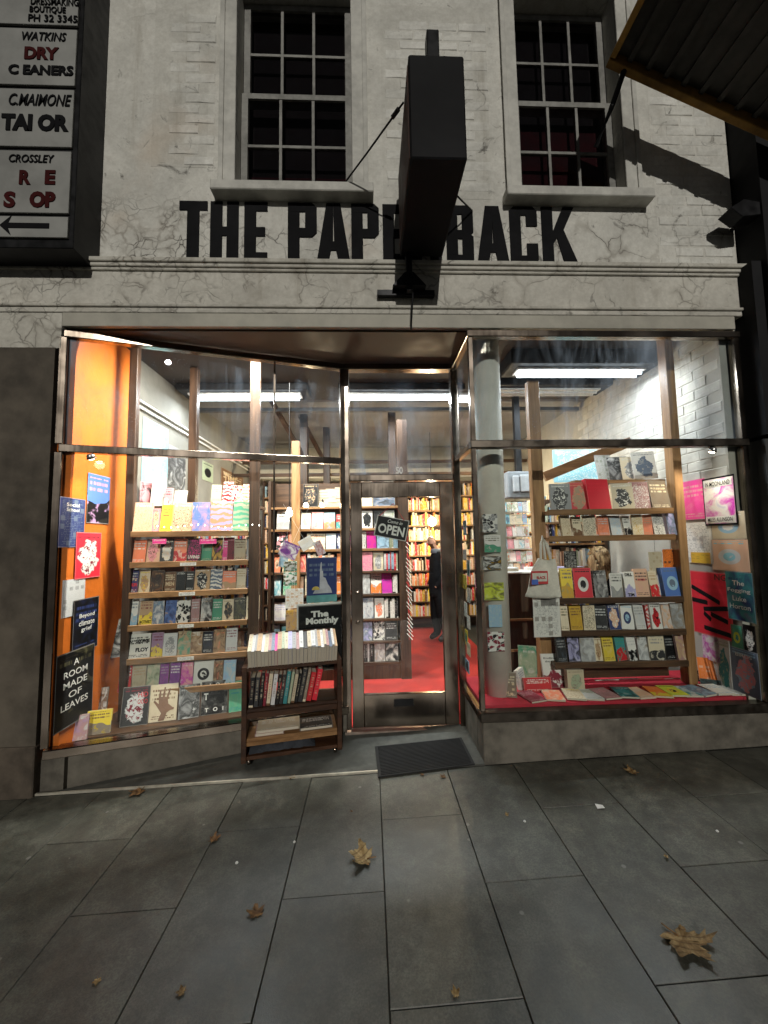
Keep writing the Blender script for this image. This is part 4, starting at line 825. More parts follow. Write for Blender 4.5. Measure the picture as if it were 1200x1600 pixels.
for k, (bx, bz, bw, ba) in enumerate(((-.12,.14,.75,.28),(-.28,.02,.42,.06),(.12,-.06,.62,-.10),(.2,-.19,.42,.2),(-.1,-.2,.2,.5),(.12,-.40,.66,.06))):
    s_ = MB().prism([(-bw/2,-.03),(-bw/2+.03,-.04),(bw/2,-.03),(bw/2,.03),(bw/2-.03,.04),(-bw/2,.03)], 'y', -.9, -.55).mesh('bar', M_BLACKT)
    s_.transform(Matrix.Rotation(ba, 4, 'Y')); e_ = obj('printed_bar', s_, o); e_.location = (bx, 0, bz)
words(o, 'NG', .3*w_, .43*h_, .28*w_, .09*h_, M_MORT); 
o = W(1136, 894, 1178, 970, WRX, -1, 'navy','teal','slate','photo', 'dark blue poster with white four-line title on brick wall', 3); w_, h_ = o.scale.x, o.scale.z
for k, s in enumerate(('The', 'Fogging', 'Luke', 'Horton')): words(o, s, -.02*w_, h_*(.27-.16*k), w_*(.44, .84, .5, .76)[k], h_*.10)
o = W(1143, 977, 1160, 1012, WRX, -1, 'green','lime','teal','circle', 'green card with a lime disc under the dark blue poster', 2)
o = W(1162, 977, 1181, 1018, WRX, -1, 'black','white','black','blob', 'black card with a white mask face', 2)
o = W(1144, 1016, 1186, 1085, WRX, -1, 'slate','pink','sky','blob', 'slate poster of a pink hand near the platform corner', 3); words(o, 'BIRDS', .0, o.scale.z*.36, o.scale.x*.6, o.scale.z*.08)
o = W(1098, 988, 1124, 1032, WRX, -1, 'magenta','white','pink','photo', 'magenta and white card under the big red poster', 1)
o = W(1120, 1000, 1142, 1080, WRX, -1, 'pale','teal','sage','blob', 'pale sheet with a green vine drawing beside the slate poster', 1)

# ================================================================== DISPLAY SHELVES BEHIND THE FLAT WINDOW
rt, P0, u, n, L = shelf_unit('display_shelves', 'honey pine display shelves behind the flat window', (1.42, .29), (2.455, .255), None, 0, 0, .2, None)
RZ = [1.815, 1.605, 1.118, .868, .628]
for i, z in enumerate(RZ): plank(rt, P0, u, n, L-(.03 if i < 2 else 0), z, .15, M_WOOD if i < 2 else M_DWOOD, lip=True)
rang = math.atan2(u.y, u.x)
pp = onY(840, 800, .42); post(rt, (pp.x, .42), .095, .07, .44, 2.93, M_WOODV)
pp2 = P0+u*(L+.05)+n*.06; post(rt, (pp2.x, pp2.y), .07, .09, .44, CZ-.012, M_WOODV)
MB().box(1.44, 2.46, .46, .475, .45, .60).build('back_board', M_DWOOD, rt)
a_, b_ = onY(848, 740, .9), onY(960, 700, .9); MB().bar(onY(850, 745, .7), onY(985, 690, .7), (0,1,0), .04, .09).build('brace', M_WOOD, rt, bevel=.003)
GR = 'books displayed in the flat window'
rowsR = [
 (795, 45, 'the top shelf', [(860,891,'grey','charcoal','white','blob',43),(889,920,'red','tan','coral','blob',44),(914,956,'scarlet','scarlet','scarlet','plain',49),(957,989,'cream','charcoal','white','blob',42),(986,1016,'dusk','white','maroon','glyph',44),(1014,1050,'taupe','brown','cream','plain',46)]),
 (838, 33, 'the second shelf', [(876,892,'cream','tan','olive','glyph'),(894,909,'cream','brown','black','split',31),(911,930,'cream','charcoal','brown','glyph'),(932,950,'coral','brown','pale','plain',31),(953,972,'pale','sky','slate','glyph',32),(973,987,'white','black','charcoal','split',31),(988,1004,'cream','mustard','tan','glyph'),(1005,1018,'coral','orange','tan','plain',32),(1019,1038,'white','black','charcoal','glyph',34),(1040,1067,'lavender','slate','mauve','photo',36)]),
 (936, 44, 'the third shelf', [(877,895,'yellow','mustard','navy','split',46),(899,925,'scarlet','white','black','circle',46),(927,951,'charcoal','grey','pale','photo',42),(955,972,'white','grey','charcoal','split',37),(974,992,'white','lavender','white','split',39),(993,1013,'peach','pink','charcoal','plain',43),(1014,1029,'cream','red','tan','split',39),(1033,1067,'blue','sky','slate','circle',44)]),
 (986, 39, 'the fourth shelf', [(876,888,'cream','tan','olive','plain',38),(890,909,'mustard','yellow','brown','plain',38),(911,929,'cream','charcoal','tan','glyph',38),(930,948,'black','charcoal','pale','plain',36),(951,969,'navy','peach','white','blob',38),(971,989,'white','navy','sky','circle',38),(990,1008,'pale','cream','grey','plain',38),(1009,1015,'red','white','red','wave',36),(1015,1034,'white','red','black','blob',38),(1035,1049,'pale','peach','tan','photo',36),(1049,1068,'taupe','grey','pale','photo',38)]),
 (1036, 38, 'the fifth shelf', [(869,886,'charcoal','slate','grey','plain',37),(887,906,'charcoal','lavender','pale','photo',37),(907,929,'pale','grey','taupe','photo',38),(929,941,'cream','tan','brown','blob',35),(942,961,'yellow','cream','brown','plain',37),(961,980,'teal','red','green','split',36),(981,998,'white','black','pale','split',35),(998,1014,'grey','pale','taupe','photo',36),(1014,1038,'cream','charcoal','grey','split',38),(1038,1056,'black','charcoal','grey','plain',36),(1056,1076,'dusk','tan','pale','photo',37)]),
]
Rbooks = []
for (yb, hp, wh, items), z in zip(rowsR, RZ): Rbooks.append(run(row_books(items, P0, u, n, z, hp, None, wh.replace('the ','').replace(' shelf',' flat-window shelf'), 'the cream column', GR, bottom=yb-20, lean=R(-8), jit=.26, tmax=.042)))
title(Rbooks[2][4], 'DILL', 0, .88, .7, .12, M_BLACKT); title(Rbooks[2][4], 'TIM', 0, .1, .6, .12, M_BLACKT)
title(Rbooks[2][5], 'THE IDEA', 0, .6, .6, .08, M_TRED, .01); title(Rbooks[0][5], 'ORLANDO', 0, .7, .6, .07, M_TCRM, .01)
# hanging cards between second and third shelf
for x0,y0,x1,y1,a,b,c,st,lb in ((1036,858,1062,893,'orange','charcoal','charcoal','page','orange card with black print hanging under the second shelf'),(1014,862,1035,898,'cream','beige','tan','page','cream card hanging beside the orange one'),(881,861,901,887,'black','white','charcoal','page','black card with white print hanging near the tote bag')):
    Yc = .34; p, q = onY(x0, (y0+y1)/2, Yc), onY(x1, (y0+y1)/2, Yc); a1, b1 = onY((x0+x1)/2, y1, Yc).z, onY((x0+x1)/2, y0, Yc).z
    o = poster(((p.x+q.x)/2, Yc, (a1+b1)/2), (0,0,0), q.x-p.x, b1-a1, a, b, c, st, lb, 'hanging_card', 'card', group='cards hanging in the flat window')
    MB().tube([(0,0,0), (0,0,1)], 1, 6)
    h = obj('hook', MB().box(-.004,.004,-.5,.5,.5,.5+(RZ[1]-.03-b1)/(b1-a1)+.05).mesh('hook', M_BLKMETAL), o)
# platform of the flat window, red cloth
rb_ = thing('window_platform', 'display platform behind the flat window covered in red cloth', 'platform', (1.8,.3,0)); M_CLOTH = plain('red_cloth', (.48,.03,.05), .85, var=.15, scale=40, bump=.3)
rbz = .435; MB().box(DX1+.02, WRX, .045, .62, rbz-.03, rbz).build('platform_top', M_CLOTH, rb_); MB().box(DX1+.12, WRX, .60, .62, FL, rbz-.031).build('platform_front', M_DWOOD, rb_)
GP = 'books on the red platform'
b = prop_book(781, 1052, 806, 1097, .18, 'taupe','brown','cream','plain', 'thick taupe book with scattered cream letters on red cloth', zbase=rbz, rz=R(-14), t=.035, lean=R(-8), group=GP)
for k, (s, fx, fz) in enumerate((('O', -.12,.8),('T',.2,.78),('I',.3,.55),('T',-.25,.45),('I',.3,.33),('N',-.05,.2),('I',.2,.15))): title(b, s, fx, fz, .14, .09, M_TCRM)
prop_book(808, 1046, 824, 1083, .34, 'white','pale','slate','plain', 'white leaning book between taupe book and red album', zbase=rbz, rz=R(50), t=.03, group=GP)
prop_book(819, 1060, 862, 1090, .26, 'red','maroon','white','plain', 'wide red album standing behind the taupe book', zbase=rbz, lean=R(-14), group=GP)
b = prop_book(850, 1024, 883, 1085, .33, 'white','maroon','white','split', 'white and maroon book with black title beside the red album', zbase=rbz, group=GP); title(b, 'Ending', -.1, .86, .6, .07, M_BLACKT, .01); title(b, 'the climate', .05, .77, .8, .06, M_BLACKT, .01)
prop_book(885, 1046, 911, 1086, .27, 'beige','sage','taupe','blob', 'thick beige and sage book in front of the shelves', zbase=rbz, t=.05, lean=R(-4), group=GP)
for x0,x1,y0,a,b2,c,st,lb in ((930,967,1062,'white','black','charcoal','blob','black and white framed book at the back of the red platform'),(968,996,1060,'charcoal','maroon','grey','photo','dark charcoal book at the back of the red platform'),(997,1037,1060,'maroon','red','dusk','photo','maroon book at the back of the red platform'),(1038,1083,1060,'white','charcoal','tan','split','white book with photo strip at the back of the red platform')):
    prop_book(x0, y0, x1, 1082, .44, a, b2, c, st, lb, zbase=rbz, group=GP)
fl_items = [('maroon','dusk','dusk','plain',848,1096),('cream','coral','orange','photo',873,1094),('cream','tan','yellow','glyph',905,1093),('pale','cream','sage','plain',935,1093),('dusk','maroon','pink','plain',963,1091),('charcoal','teal','white','photo',990,1091),('peach','cream','white','plain',1018,1090),('orange','yellow','coral','split',1044,1090),('lime','yellow','black','circle',1070,1089),('teal','pale','sage','photo',1095,1089),('sky','slate','pale','photo',1120,1088),('white','pale','sky','plain',1146,1088),('pale','sky','white','plain',1168,1087)]
for k, (a, b2, c, st, xp, yp) in enumerate(fl_items):
    q = onZ(xp, yp, rbz+.01); book((q.x-.02, min(max(q.y, .14), .2)-.08, rbz+.007+.0035*(k % 3)), (R(-90)+0, 0, R(180)*0+random.uniform(-.25,.25)), .13, .19, .012, a, b2, c, st, f'{cn(a)} and {cn(b2)} book lying flat, {ORD[k]} from the cream column on red cloth', GP)
# leaning cards at the foot of the brick wall
for x0,y0,x1,y1,Yc,a,b2,c,st,lb,rz in ((1098,1030,1126,1064,.30,'orange','coral','cream','page','orange leaflet propped by the brick wall',-.5),(1080,1030,1100,1080,.36,'white','charcoal','cream','split','white and charcoal booklet behind the orange leaflet',-.5),(1100,1062,1122,1085,.26,'charcoal','teal','black','plain','charcoal booklet below the orange leaflet',-.5)):
    prop_book(x0,y0,x1,y1,Yc,a,b2,c,st,lb,rz=rz,t=.008,zbase=rbz if y1 > 1070 else None,group=GP)
# items above the top shelf of the flat window
for x0,y0,x1,y1,Yc,a,b2,c,st,lb,rz in ((935,708,960,752,.62,'pale','sage','grey','page','pale sheet standing above the top shelf',0),(954,712,982,752,.56,'grey','charcoal','pale','photo','grey photo print leaning above the top shelf',-.2),(975,712,1002,752,.50,'cream','grey','white','blob','cream print with a dark smudge above the top shelf',-.25),(993,704,1024,748,.44,'white','slate','grey','blob','white print with slate blot above the top shelf',-.25)):
    prop_book(x0,y0,x1,y1,Yc,a,b2,c,st,lb,rz=rz,t=.006,lean=R(-14),group='prints above the top shelf')
hs_ = thing('high_ledge', 'narrow wooden ledge under the leaning prints', 'ledge', (2.0,.5,1.99)); zt = onY(980, 753, .55).z; MB().box(1.72, 2.5, .40, .70, zt-.03, zt-.003).build('ledge', M_WOOD, hs_)
o = poster(onY(905, 728, 1.1), (0,0,0), .55, .34, 'cyan','white','sky','page', 'pale blue lit map sheet behind the slanting brace', 'poster')
# cream column with pinned pictures
co = thing('column', 'round cream column just inside the flat window corner', 'column', (.965,.27,rbz)); cpx = onY(768, 800, .27).x
MB().lathe([(.105, rbz), (.105, CZ-.011)], (cpx, .27, 0), 24).build('shaft', plain('column_paint', (.60,.57,.49), .7, var=.15, scale=6), co, smooth=True)
for x0,y0,x1,y1,a,b2,c,st,lb in ((754,803,777,832,'white','charcoal','grey','cells','black and white patterned card pinned on cream column'),(757,836,782,863,'white','green','olive','split','green photo card pinned on cream column'),(755,869,783,890,'white','black','mustard','photo','dark landscape photo card pinned on cream column'),(757,910,787,938,'olive','lime','pale','photo','olive card pinned on cream column'),(764,945,784,980,'sky','pale','cyan','page','pale blue leaflet pinned on cream column'),(762,987,788,1018,'white','maroon','black','cells','card of four dark red pictures pinned on cream column')):
    Yc = .15; p, q = onY(x0,(y0+y1)/2,Yc), onY(x1,(y0+y1)/2,Yc); poster(((p.x+q.x)/2, Yc, (onY(770,y0,Yc).z+onY(770,y1,Yc).z)/2), (0,0,R(-6)), q.x-p.x, onY(770,y0,Yc).z-onY(770,y1,Yc).z, a,b2,c,st,lb,'postcard','postcard',group='cards pinned on the cream column')
# tote bag hanging on the pine post
M_CANVAS = plain('canvas', (.66,.62,.54), .9, var=.12, scale=60, bump=.4)
tbp = onY(857, 900, .20)
tb_ = thing('tote_bag', 'off-white canvas tote bag hanging on the pine post', 'bag', (tbp.x, .2, onY(857, 930, .2).z))
def bag():
    mb = MB(); nx, nz = 10, 12; pts = []
    for side in (0, 1):
        for j in range(nz+1):
            v = j/nz; yb = 932-(932-872)*v; xl = 820+(840-820)*v**1.2+2*math.sin(v*7); xr = 877-(877-868)*v
            for i in range(nx+1):
                uu = i/nx; bul = .03*math.sin(math.pi*uu)*math.sin(math.pi*min(1, .12+v*.9)) + .006*math.sin(uu*11+v*5)
                p = onY(xl+(xr-xl)*uu, yb+3*math.sin(uu*3), .205); pts.append(Vector((p.x, p.y+(bul if side else -bul), p.z)))
    fs = []; st_ = (nx+1)*(nz+1)
    for s_ in (0, 1):
        for j in range(nz):
            for i in range(nx): a = s_*st_+j*(nx+1)+i; fs.append([a, a+1, a+nx+2, a+nx+1])
    for i in range(nx): fs.append([i, i+1, st_+i+1, st_+i])
    for j in range(nz): fs.append([j*(nx+1), (j+1)*(nx+1), st_+(j+1)*(nx+1), st_+j*(nx+1)]); a = j*(nx+1)+nx; fs.append([a, a+nx+1, st_+a+nx+1, st_+a])
    mb.add(pts, fs); return mb
bag().build('bag_body', M_CANVAS, tb_, smooth=True)
for dx in (0, 7): MB().tube([onY(845+dx, 874, .20-.012*(dx > 0)), onY(845+dx*.6, 850, .20), onY(847, 838, .21), onY(853+dx*.3, 850, .20), onY(860, 874, .20-.012*(dx > 0))], .009, 6).build('handle', M_CANVAS, tb_)
p, q = onY(831, 913, .155), onY(856, 892, .155)
pr_ = MB().box(p.x, q.x, .158, .161, p.z, q.z).build('printed_panel', plain('print_red', (.55,.06,.06), .7), tb_); MB().box(p.x+.008, q.x-.008, .1555, .1575, p.z+.02, q.z-.015).build('printed_panel', M_CANVAS, tb_); MB().box(p.x, p.x+.05, .1550, .1570, p.z-.004, p.z+.035).build('printed_panel', plain('print_blue', (.08,.15,.5), .7), tb_)
w__ = obj('lettering', text_mesh('BLACK', .03, plain('print_red', (.55,.06,.06))), tb_); w__.location = Vector(((p.x+q.x)/2+.01, .1535, (p.z+q.z)/2))-ORG[tb_.name]; w__.scale = (.07, .3, .022)
o = poster(onY(854, 955, .24)+Vector((0,0,-.03)), (0,0,0), .21, .33, 'white','grey','taupe','page', 'newspaper page hanging under the tote bag', 'newspaper_page', 'newspaper')
ph = MB().box(-.2,.36,-.9,-.55,.22,.46).mesh('news_photo', plain('news_photo_grey', (.16,.15,.14), .7, var=.6, scale=30)); obj('photo', ph, o)

# ================================================================== CENTRAL BOOKCASE
MY = 1.66; mx0, mx1 = -1.14, .33
mt = thing('bookcase', 'tall central bookcase facing the door glass', 'bookcase', (-.4, MY, FL))
MZ = [2.0, 1.748, 1.515, 1.263, 1.006, .730, .485, .255]
for z in MZ: MB().box(mx0+.03, mx1-.001, MY, MY+.24, z-.026, z).build('shelf', M_DWOOD if z < 1.4 else M_WOOD, mt, bevel=.002)
MB().box(mx1, mx1+.115, MY-.03, MY+.26, FL, 3.0).build('end_panel', M_DWOODV, mt, bevel=.003); MB().box(mx0, mx0+.03, MY-.01, MY+.24, FL, 2.3).build('end_panel', M_DWOODV, mt)
pw = onY(462, 780, MY-.05); MB().box(pw.x-.045, pw.x+.045, MY-.06, MY-.012, FL, 2.75).build('upright', M_WOODV, mt, bevel=.003)
MB().box(mx0+.03, mx1-.001, MY+.0, MY+.22, FL, .228).build('plinth', M_DWOODV, mt); MB().box(mx0+.03, mx1-.001, MY+.24, MY+.25, FL, 2.3).build('back_board', M_DWOOD, mt)
GM = 'books on the central bookcase'
door_side = [
 (0, [(565,582,'cream','tan','brown','plain',26),(583,617,'charcoal','slate','tan','photo',24)]),
 (1, [(565,582,'white','black','charcoal','blob',27),(584,599,'black','charcoal','pale','photo',27),(600,617,'sage','pale','cream','photo',27)]),
 (2, [(565,572,'white','black','grey','glyph',26),(573,588,'magenta','hotpink','purple','photo',27),(589,608,'slate','sky','pale','photo',22)]),
 (3, [(565,582,'pink','hotpink','black','glyph',29),(583,599,'cream','grey','pale','blob',29)]),
 (4, [(566,578,'pale','grey','white','photo',30),(579,596,'white','orange','charcoal','split',31),(597,613,'magenta','hotpink','purple','plain',32)]),
 (5, [(567,584,'slate','pale','sky','photo',31),(585,600,'white','coral','pale','blob',30)]),
 (6, [(567,582,'lavender','slate','pale','photo',29),(583,601,'white','charcoal','grey','cells',29),(602,621,'charcoal','black','pale','plain',29)]),
 (7, [(585,602,'white','grey','tan','photo',33),(603,622,'white','charcoal','black','photo',33)]),
]
left_side = [
 (0, [(473,497,'black','charcoal','tan','blob',36)]),
 (1, [(432,452,'white','grey','charcoal','split',30),(470,485,'white','sage','grey','circle',25),(486,505,'pink','scarlet','white','page',26),(506,524,'sky','coral','slate','split',25),(525,535,'red','teal','white','split',22)]),
 (2, [(432,449,'charcoal','pink','white','cells',27),(479,508,'cream','coral','charcoal','glyph',24),(509,525,'sky','pale','white','photo',24),(526,535,'navy','white','navy','blob',24)]),
 (3, [(427,438,'coral','peach','black','circle',28),(441,458,'cream','tan','green','photo',27),(466,478,'peach','red','white','photo',27),(526,535,'orange','cream','tan','plain',27)]),
 (4, [(427,439,'white','cyan','teal','photo',32),(442,455,'sage','green','pale','photo',29),(459,474,'peach','dusk','cream','plain',28),(526,535,'orange','coral','white','plain',30)]),
 (5, [(428,446,'white','purple','lavender','plain',27),(449,462,'beige','tan','cream','photo',28),(463,478,'white','pale','tan','page',28)]),
 (6, [(428,437,'sky','white','teal','plain',26),(439,456,'teal','cyan','pale','photo',24)]),
]
uM, nM, PM = Vector((1,0,0)), Vector((0,1,0)), Vector((mx0, MY, 0))
for which, rows in (('door', door_side), ('glass', left_side)):
    for ri, items in rows:
        z = MZ[ri]; yb = (794,825,857,892,928,967,1002,1035)[ri]-15
        anchor = 'its dark end panel' if which == 'door' else 'its far pale end'
        run(row_books(items, PM, uM, nM, z, 28, None, f'central bookcase shelf {("one","two","three","four","five","six","seven","eight")[ri]}', anchor, GM, inset=.03, bottom=yb, lean=R(-7), dirn=-1 if which == 'door' else 1))
def spine_row(x0, x1, Y, z, hmin, hmax, cols, where, anchor, group, tmin=.012, tmax=.03, dirn=1, dep=.14):
    x = x0; lst = []
    while True:
        t = random.uniform(tmin, tmax)
        if x+t > x1: break
        lst.append((x+t/2, t)); x += t+.0012
    for k, (xc, t) in enumerate(lst):
        a = random.choice(cols); kk = k if dirn == 1 else len(lst)-1-k; h = random.uniform(hmin, hmax)
        book((xc, Y+dep/2, z+.001), (0, 0, R(90)), dep, h, t, a, random.choice(['cream','tan','grey']), 'white' if sum(C[a]) < 1.1 else 'charcoal', 'plain', f'{cn(a)} spine, {ORD[kk]} from {anchor}, {where}', group)
spine_row(onY(609,880,MY).x, mx1-.004, MY+.03, MZ[2], .17, .2, ['pale','sky','sage'], 'central bookcase shelf three', 'the dark end panel, upright', GM, dirn=-1)
spine_row(onY(600,880,MY).x, mx1-.004, MY+.03, MZ[3], .18, .21, ['sage','red','pale','scarlet','sky'], 'central bookcase shelf four', 'the dark end panel, upright', GM, dirn=-1)
spine_row(onY(614,915,MY).x, mx1-.004, MY+.03, MZ[4], .19, .21, ['cream','white'], 'central bookcase shelf five', 'the dark end panel, upright', GM, dirn=-1)
spine_row(onY(601,950,MY).x, mx1-.004, MY+.03, MZ[5], .18, .23, ['white','black','pale','charcoal'], 'central bookcase shelf six', 'the dark end panel, upright', GM, dirn=-1)
spine_row(onY(568,1015,MY).x, onY(584,1015,MY).x, MY+.03, MZ[7], .2, .23, ['black','white','charcoal','pale'], 'central bookcase shelf eight', 'the dark end panel, upright', GM, dirn=-1)
for ri, (xa, xb) in ((2,(450,465)), (3,(480,524)), (4,(476,524)), (5,(480,536)), (6,(458,536)), (7,(430,536))):
    spine_row(onY(xa,880,MY).x, onY(xb,880,MY).x, MY+.03, MZ[ri], .17, .22, ['cream','white','peach','beige','pale','coral','sage','tan'], f'central bookcase shelf {("one","two","three","four","five","six","seven","eight")[ri]}', 'the pine upright', GM, .022, .042)
# flat piles on top of the central bookcase
for ci, xc_ in enumerate((498, 512, 527)):
    p = onY(xc_+6, 780, MY+.1); z = MZ[0]+.001
    for k in range(7):
        t = random.uniform(.025, .038); a = random.choice(['cream','beige','tan','white','pale'])
        book((p.x-.07, MY+.02+.14, z+t/2), (R(-90), 0, R(-90)+random.uniform(-.06,.06)), .13, .14, t, a, 'cream', 'tan', 'plain', f'{cn(a)} book, {ORD[k]} up in the {("first","second","third")[ci]} flat pile on the central bookcase', 'flat piles on the central bookcase'); z += t+.001
        
# ================================================================== REAR AND SIDE SHELVES (books there too many and too small to count)
def vc_mat():
    n = N('mixed_book_spines'); a = n.n('Attribute'); a.attribute_name = 'tint'; p = n.geo(); z = n.sep(p)[2]
    q = n.noise(n.map(p, (60, 60, 24)), 1, 1); n.set(n.mix(n.math('MULTIPLY', n.step(q, .6), .45), a.outputs['Color'], (.75,.72,.65)), .5, 0, .3); return n.m
M_VC = vc_mat()
stv, stf, stc = [], [], []
def st_box(p, ux, uy, w_, d_, h_, col):
    o = len(stv); p = Vector(p); z = Vector((0,0,h_)); a, b = ux*w_, uy*d_
    stv.extend([p, p+a, p+a+b, p+b, p+z, p+a+z, p+a+b+z, p+b+z]); stf.extend([[o+i for i in f] for f in ((0,1,5,4),(1,2,6,5),(3,0,4,7),(4,5,6,7))]); stc.extend([col]*4)
def st_row(p0, ux, uy, L_, z, pal, hmin=.16, hmax=.23, d=.13):
    s = 0
    while s < L_-.02:
        t = random.uniform(.012, .036)
        if random.random() < .03: s += random.uniform(.02, .08); continue
        c = C[random.choice(pal)]; j = random.uniform(.7, 1.1); st_box(Vector((p0[0], p0[1], z)) + ux*s + uy*random.uniform(0,.02), ux, uy, t-.001, d, random.uniform(hmin, hmax), (c[0]*j, c[1]*j, c[2]*j, 1)); s += t
PALW = ['cream','orange','mustard','tan','peach','red','beige','yellow','coral','brown','white']; PALM = ['cream','white','pale','sky','red','black','charcoal','beige','sage','peach','mustard','navy']
X_, Y_ = Vector((1,0,0)), Vector((0,1,0))
def wall_case(label, x0, x1, Y, zs, pal, face='y', X=None):
    if face == 'y':
        t = thing('bookcase', label, 'bookcase', ((x0+x1)/2, Y, FL))
        for z in zs: MB().box(x0, x1, Y, Y+.22, z-.022, z).build('shelf', M_WOOD if z > 1.2 else M_DWOOD, t)
        for xx in [x0-.03, x1]: MB().box(xx, xx+.03, Y-.01, Y+.23, FL, zs[-1]+.28).build('end_panel', M_DWOODV, t)
        MB().box(x0, x1, Y+.222, Y+.235, FL, zs[-1]+.28).build('back_board', M_DWOOD, t)
        for z in zs: st_row((x0+.004, Y+.02), X_, Y_, x1-x0-.01, z+.001, pal)
    else:
        s = 1 if face == '+x' else -1; y0, y1 = x0, x1
        t = thing('bookcase', label, 'bookcase', (X, (y0+y1)/2, FL)); xb = X-s*.22
        for z in zs: MB().box(min(X,xb), max(X,xb), y0, y1, z-.022, z).build('shelf', M_WOOD if z > 1.2 else M_DWOOD, t)
        for yy in (y0-.03, y1): MB().box(min(X,xb)-.004, max(X,xb)+.004, yy, yy+.03, FL, zs[-1]+.28).build('end_panel', M_DWOODV, t)
        for z in zs: st_row((X-s*.02, y0+.004), Y_, Vector((-s,0,0)), y1-y0-.01, z+.001, pal)
zr = [.30,.55,.82,1.08,1.34,1.60,1.86,2.12,2.38]
wall_case('rear bookcase of warm coloured books beside the standing man', .30, 2.1, 3.92, zr, PALW)
wall_case('rear bookcase behind the central bookcase', -1.8, .20, 3.92, zr, PALM)
wall_case('bookcase along the brick wall behind the flat window shelves', 1.85, 3.7, 0, [.4,.66,.92,1.18,1.44,1.70,1.96], PALM, '-x', 2.42)
wall_case('bookcase along the cream wall behind the splayed window shelves', 1.1, 3.7, 0, [.4,.66,.92,1.18,1.44,1.70], PALM, '+x', -1.80)
# shelves facing back to back between the display and the room give the gaps their bright clutter
wall_case('low bookcase standing behind the splayed window display', -1.86, -1.2, 1.20, [.5,.76,1.02,1.28,1.54], PALM)
for k, (x0,y0,x1,y1,Yc,a,b2,c,st,lb,rz) in enumerate(((221,752,236,788,.80,'charcoal','pink','grey','photo','dark magazine standing behind the top splayed-window shelf',.5),(236,745,256,788,.78,'pale','white','grey','photo','clear plastic leaflet stand behind the top splayed-window shelf',.2),(256,762,268,788,.76,'pink','white','red','split','pink leaflet behind the top splayed-window shelf',.1),(270,766,290,788,.80,'white','pale','sky','plain','white leaflet behind the top splayed-window shelf',-.1),(330,757,345,778,.95,'sage','beige','tan','plain','sage box file behind the top splayed-window shelf',.1),(346,752,362,778,.92,'red','white','coral','wave','red and white striped flyer behind the top splayed-window shelf',-.2),(362,758,378,780,.92,'white','red','coral','cells','white and red flyer behind the top splayed-window shelf',.15),(378,756,392,778,.90,'coral','white','red','wave','coral striped flyer behind the top splayed-window shelf',-.1))):
    prop_book(x0,y0,x1,y1+6,Yc,a,b2,c,st,lb,rz=rz,t=.012,group='leaflets behind the top shelf')
hl = thing('high_ledge', 'narrow wooden ledge under the leaflets behind the top shelf', 'ledge', (-1.4,.85,1.6)); zt = onY(300, 792, .85).z; MB().box(-2.05, -1.0, .72, 1.02, zt-.025, zt).build('ledge', M_DWOOD, hl)
wall_case('short bookcase behind the seated blonde person', 1.95, 2.66, 1.55, [.5,.76,1.02,1.28,1.54,1.78], PALM)
me = bpy.data.meshes.new('mixed_books'); me.from_pydata([tuple(v) for v in stv], [], stf); at_ = me.color_attributes.new('tint', 'FLOAT_COLOR', 'CORNER')
for p in me.polygons:
    for li in p.loop_indices: at_.data[li].color = stc[p.index]
me.materials.append(M_VC); tag(obj('mixed_books', me), 'rows of mixed books filling the rear and side bookcases', 'books', kind='stuff')
random.seed(5)
for k in range(11):
    y_ = 825+k*21; xq = 722+6*(k % 2); q_ = onX(xq+4, y_, DX1+.012)
    poster((DX1+.012, min(max(q_.y, .12), .45), q_.z), (0, 0, R(-90)), random.uniform(.07,.12), random.uniform(.08,.13), random.choice(['white','pale','cream','yellow','peach','sky']), random.choice(['charcoal','red','teal','grey']), 'charcoal', random.choice(['page','photo','blob','plain']), f'small notice taped inside the door-side glass, {ORD[k]} from the top', 'notice', 'notice', group='notices taped inside the door-side glass')
# ceiling timbers seen through the top panes
for px_, Yp, wd in ((613, 2.2, .10), (474, 2.4, .10), (510, 3.0, .10)):
    p = onY(px_, 700, Yp); t = thing('timber_post', {613:'dark timber post standing behind the door fanlight',474:'dark timber post behind the splayed window top pane',510:'slim dark timber post further behind the splayed top pane'}[px_], 'post', (p.x, Yp, FL)); MB().box(p.x-wd/2, p.x+wd/2, Yp, Yp+wd, FL, CZ).build('shaft', M_DWOODV, t, bevel=.004); (MB().bar((p.x-.02, Yp, CZ-.55), (p.x-.3, Yp-.5, CZ), (1,0,0), .05, .05).build('brace', M_DWOODV, t) if px_ != 613 else None)
for Yb, zb, lb in ((1.95, 3.215, 'grey painted beam behind the lit fluorescent lights'), (3.2, 2.62, 'brown cross beam above the rear bookcases'), (3.6, 2.90, 'thin dark ceiling batten near the rear wall')):
    t = thing('ceiling_beam', lb, 'beam', (0, Yb, zb)); MB().box(-2.08, 2.68, Yb, Yb+.06, zb, zb+.045).build('beam', plain('dim_beam_paint', (.12,.12,.12), .7) if Yb < 2 else M_DWOOD, t)
t = thing('wall_frieze', 'cream boarded frieze above the rear bookcases', 'panel', (0, 3.9, 2.66)); MB().box(-2.05, 2.2, 3.90, 3.915, 2.70, 2.86).build('board', M_CREAMW, t)
# pipes on the cream wall
t = thing('wall_conduit', 'pair of thin pale conduits running along the cream side wall', 'pipe', (WLX, 2, 2.6))
for dz in (0, .06): MB().tube([(WLX+.012, .75, 2.92-dz), (WLX+.012, 4.2, 2.92-dz)], .012, 8).build('conduit', M_PAPER, t)
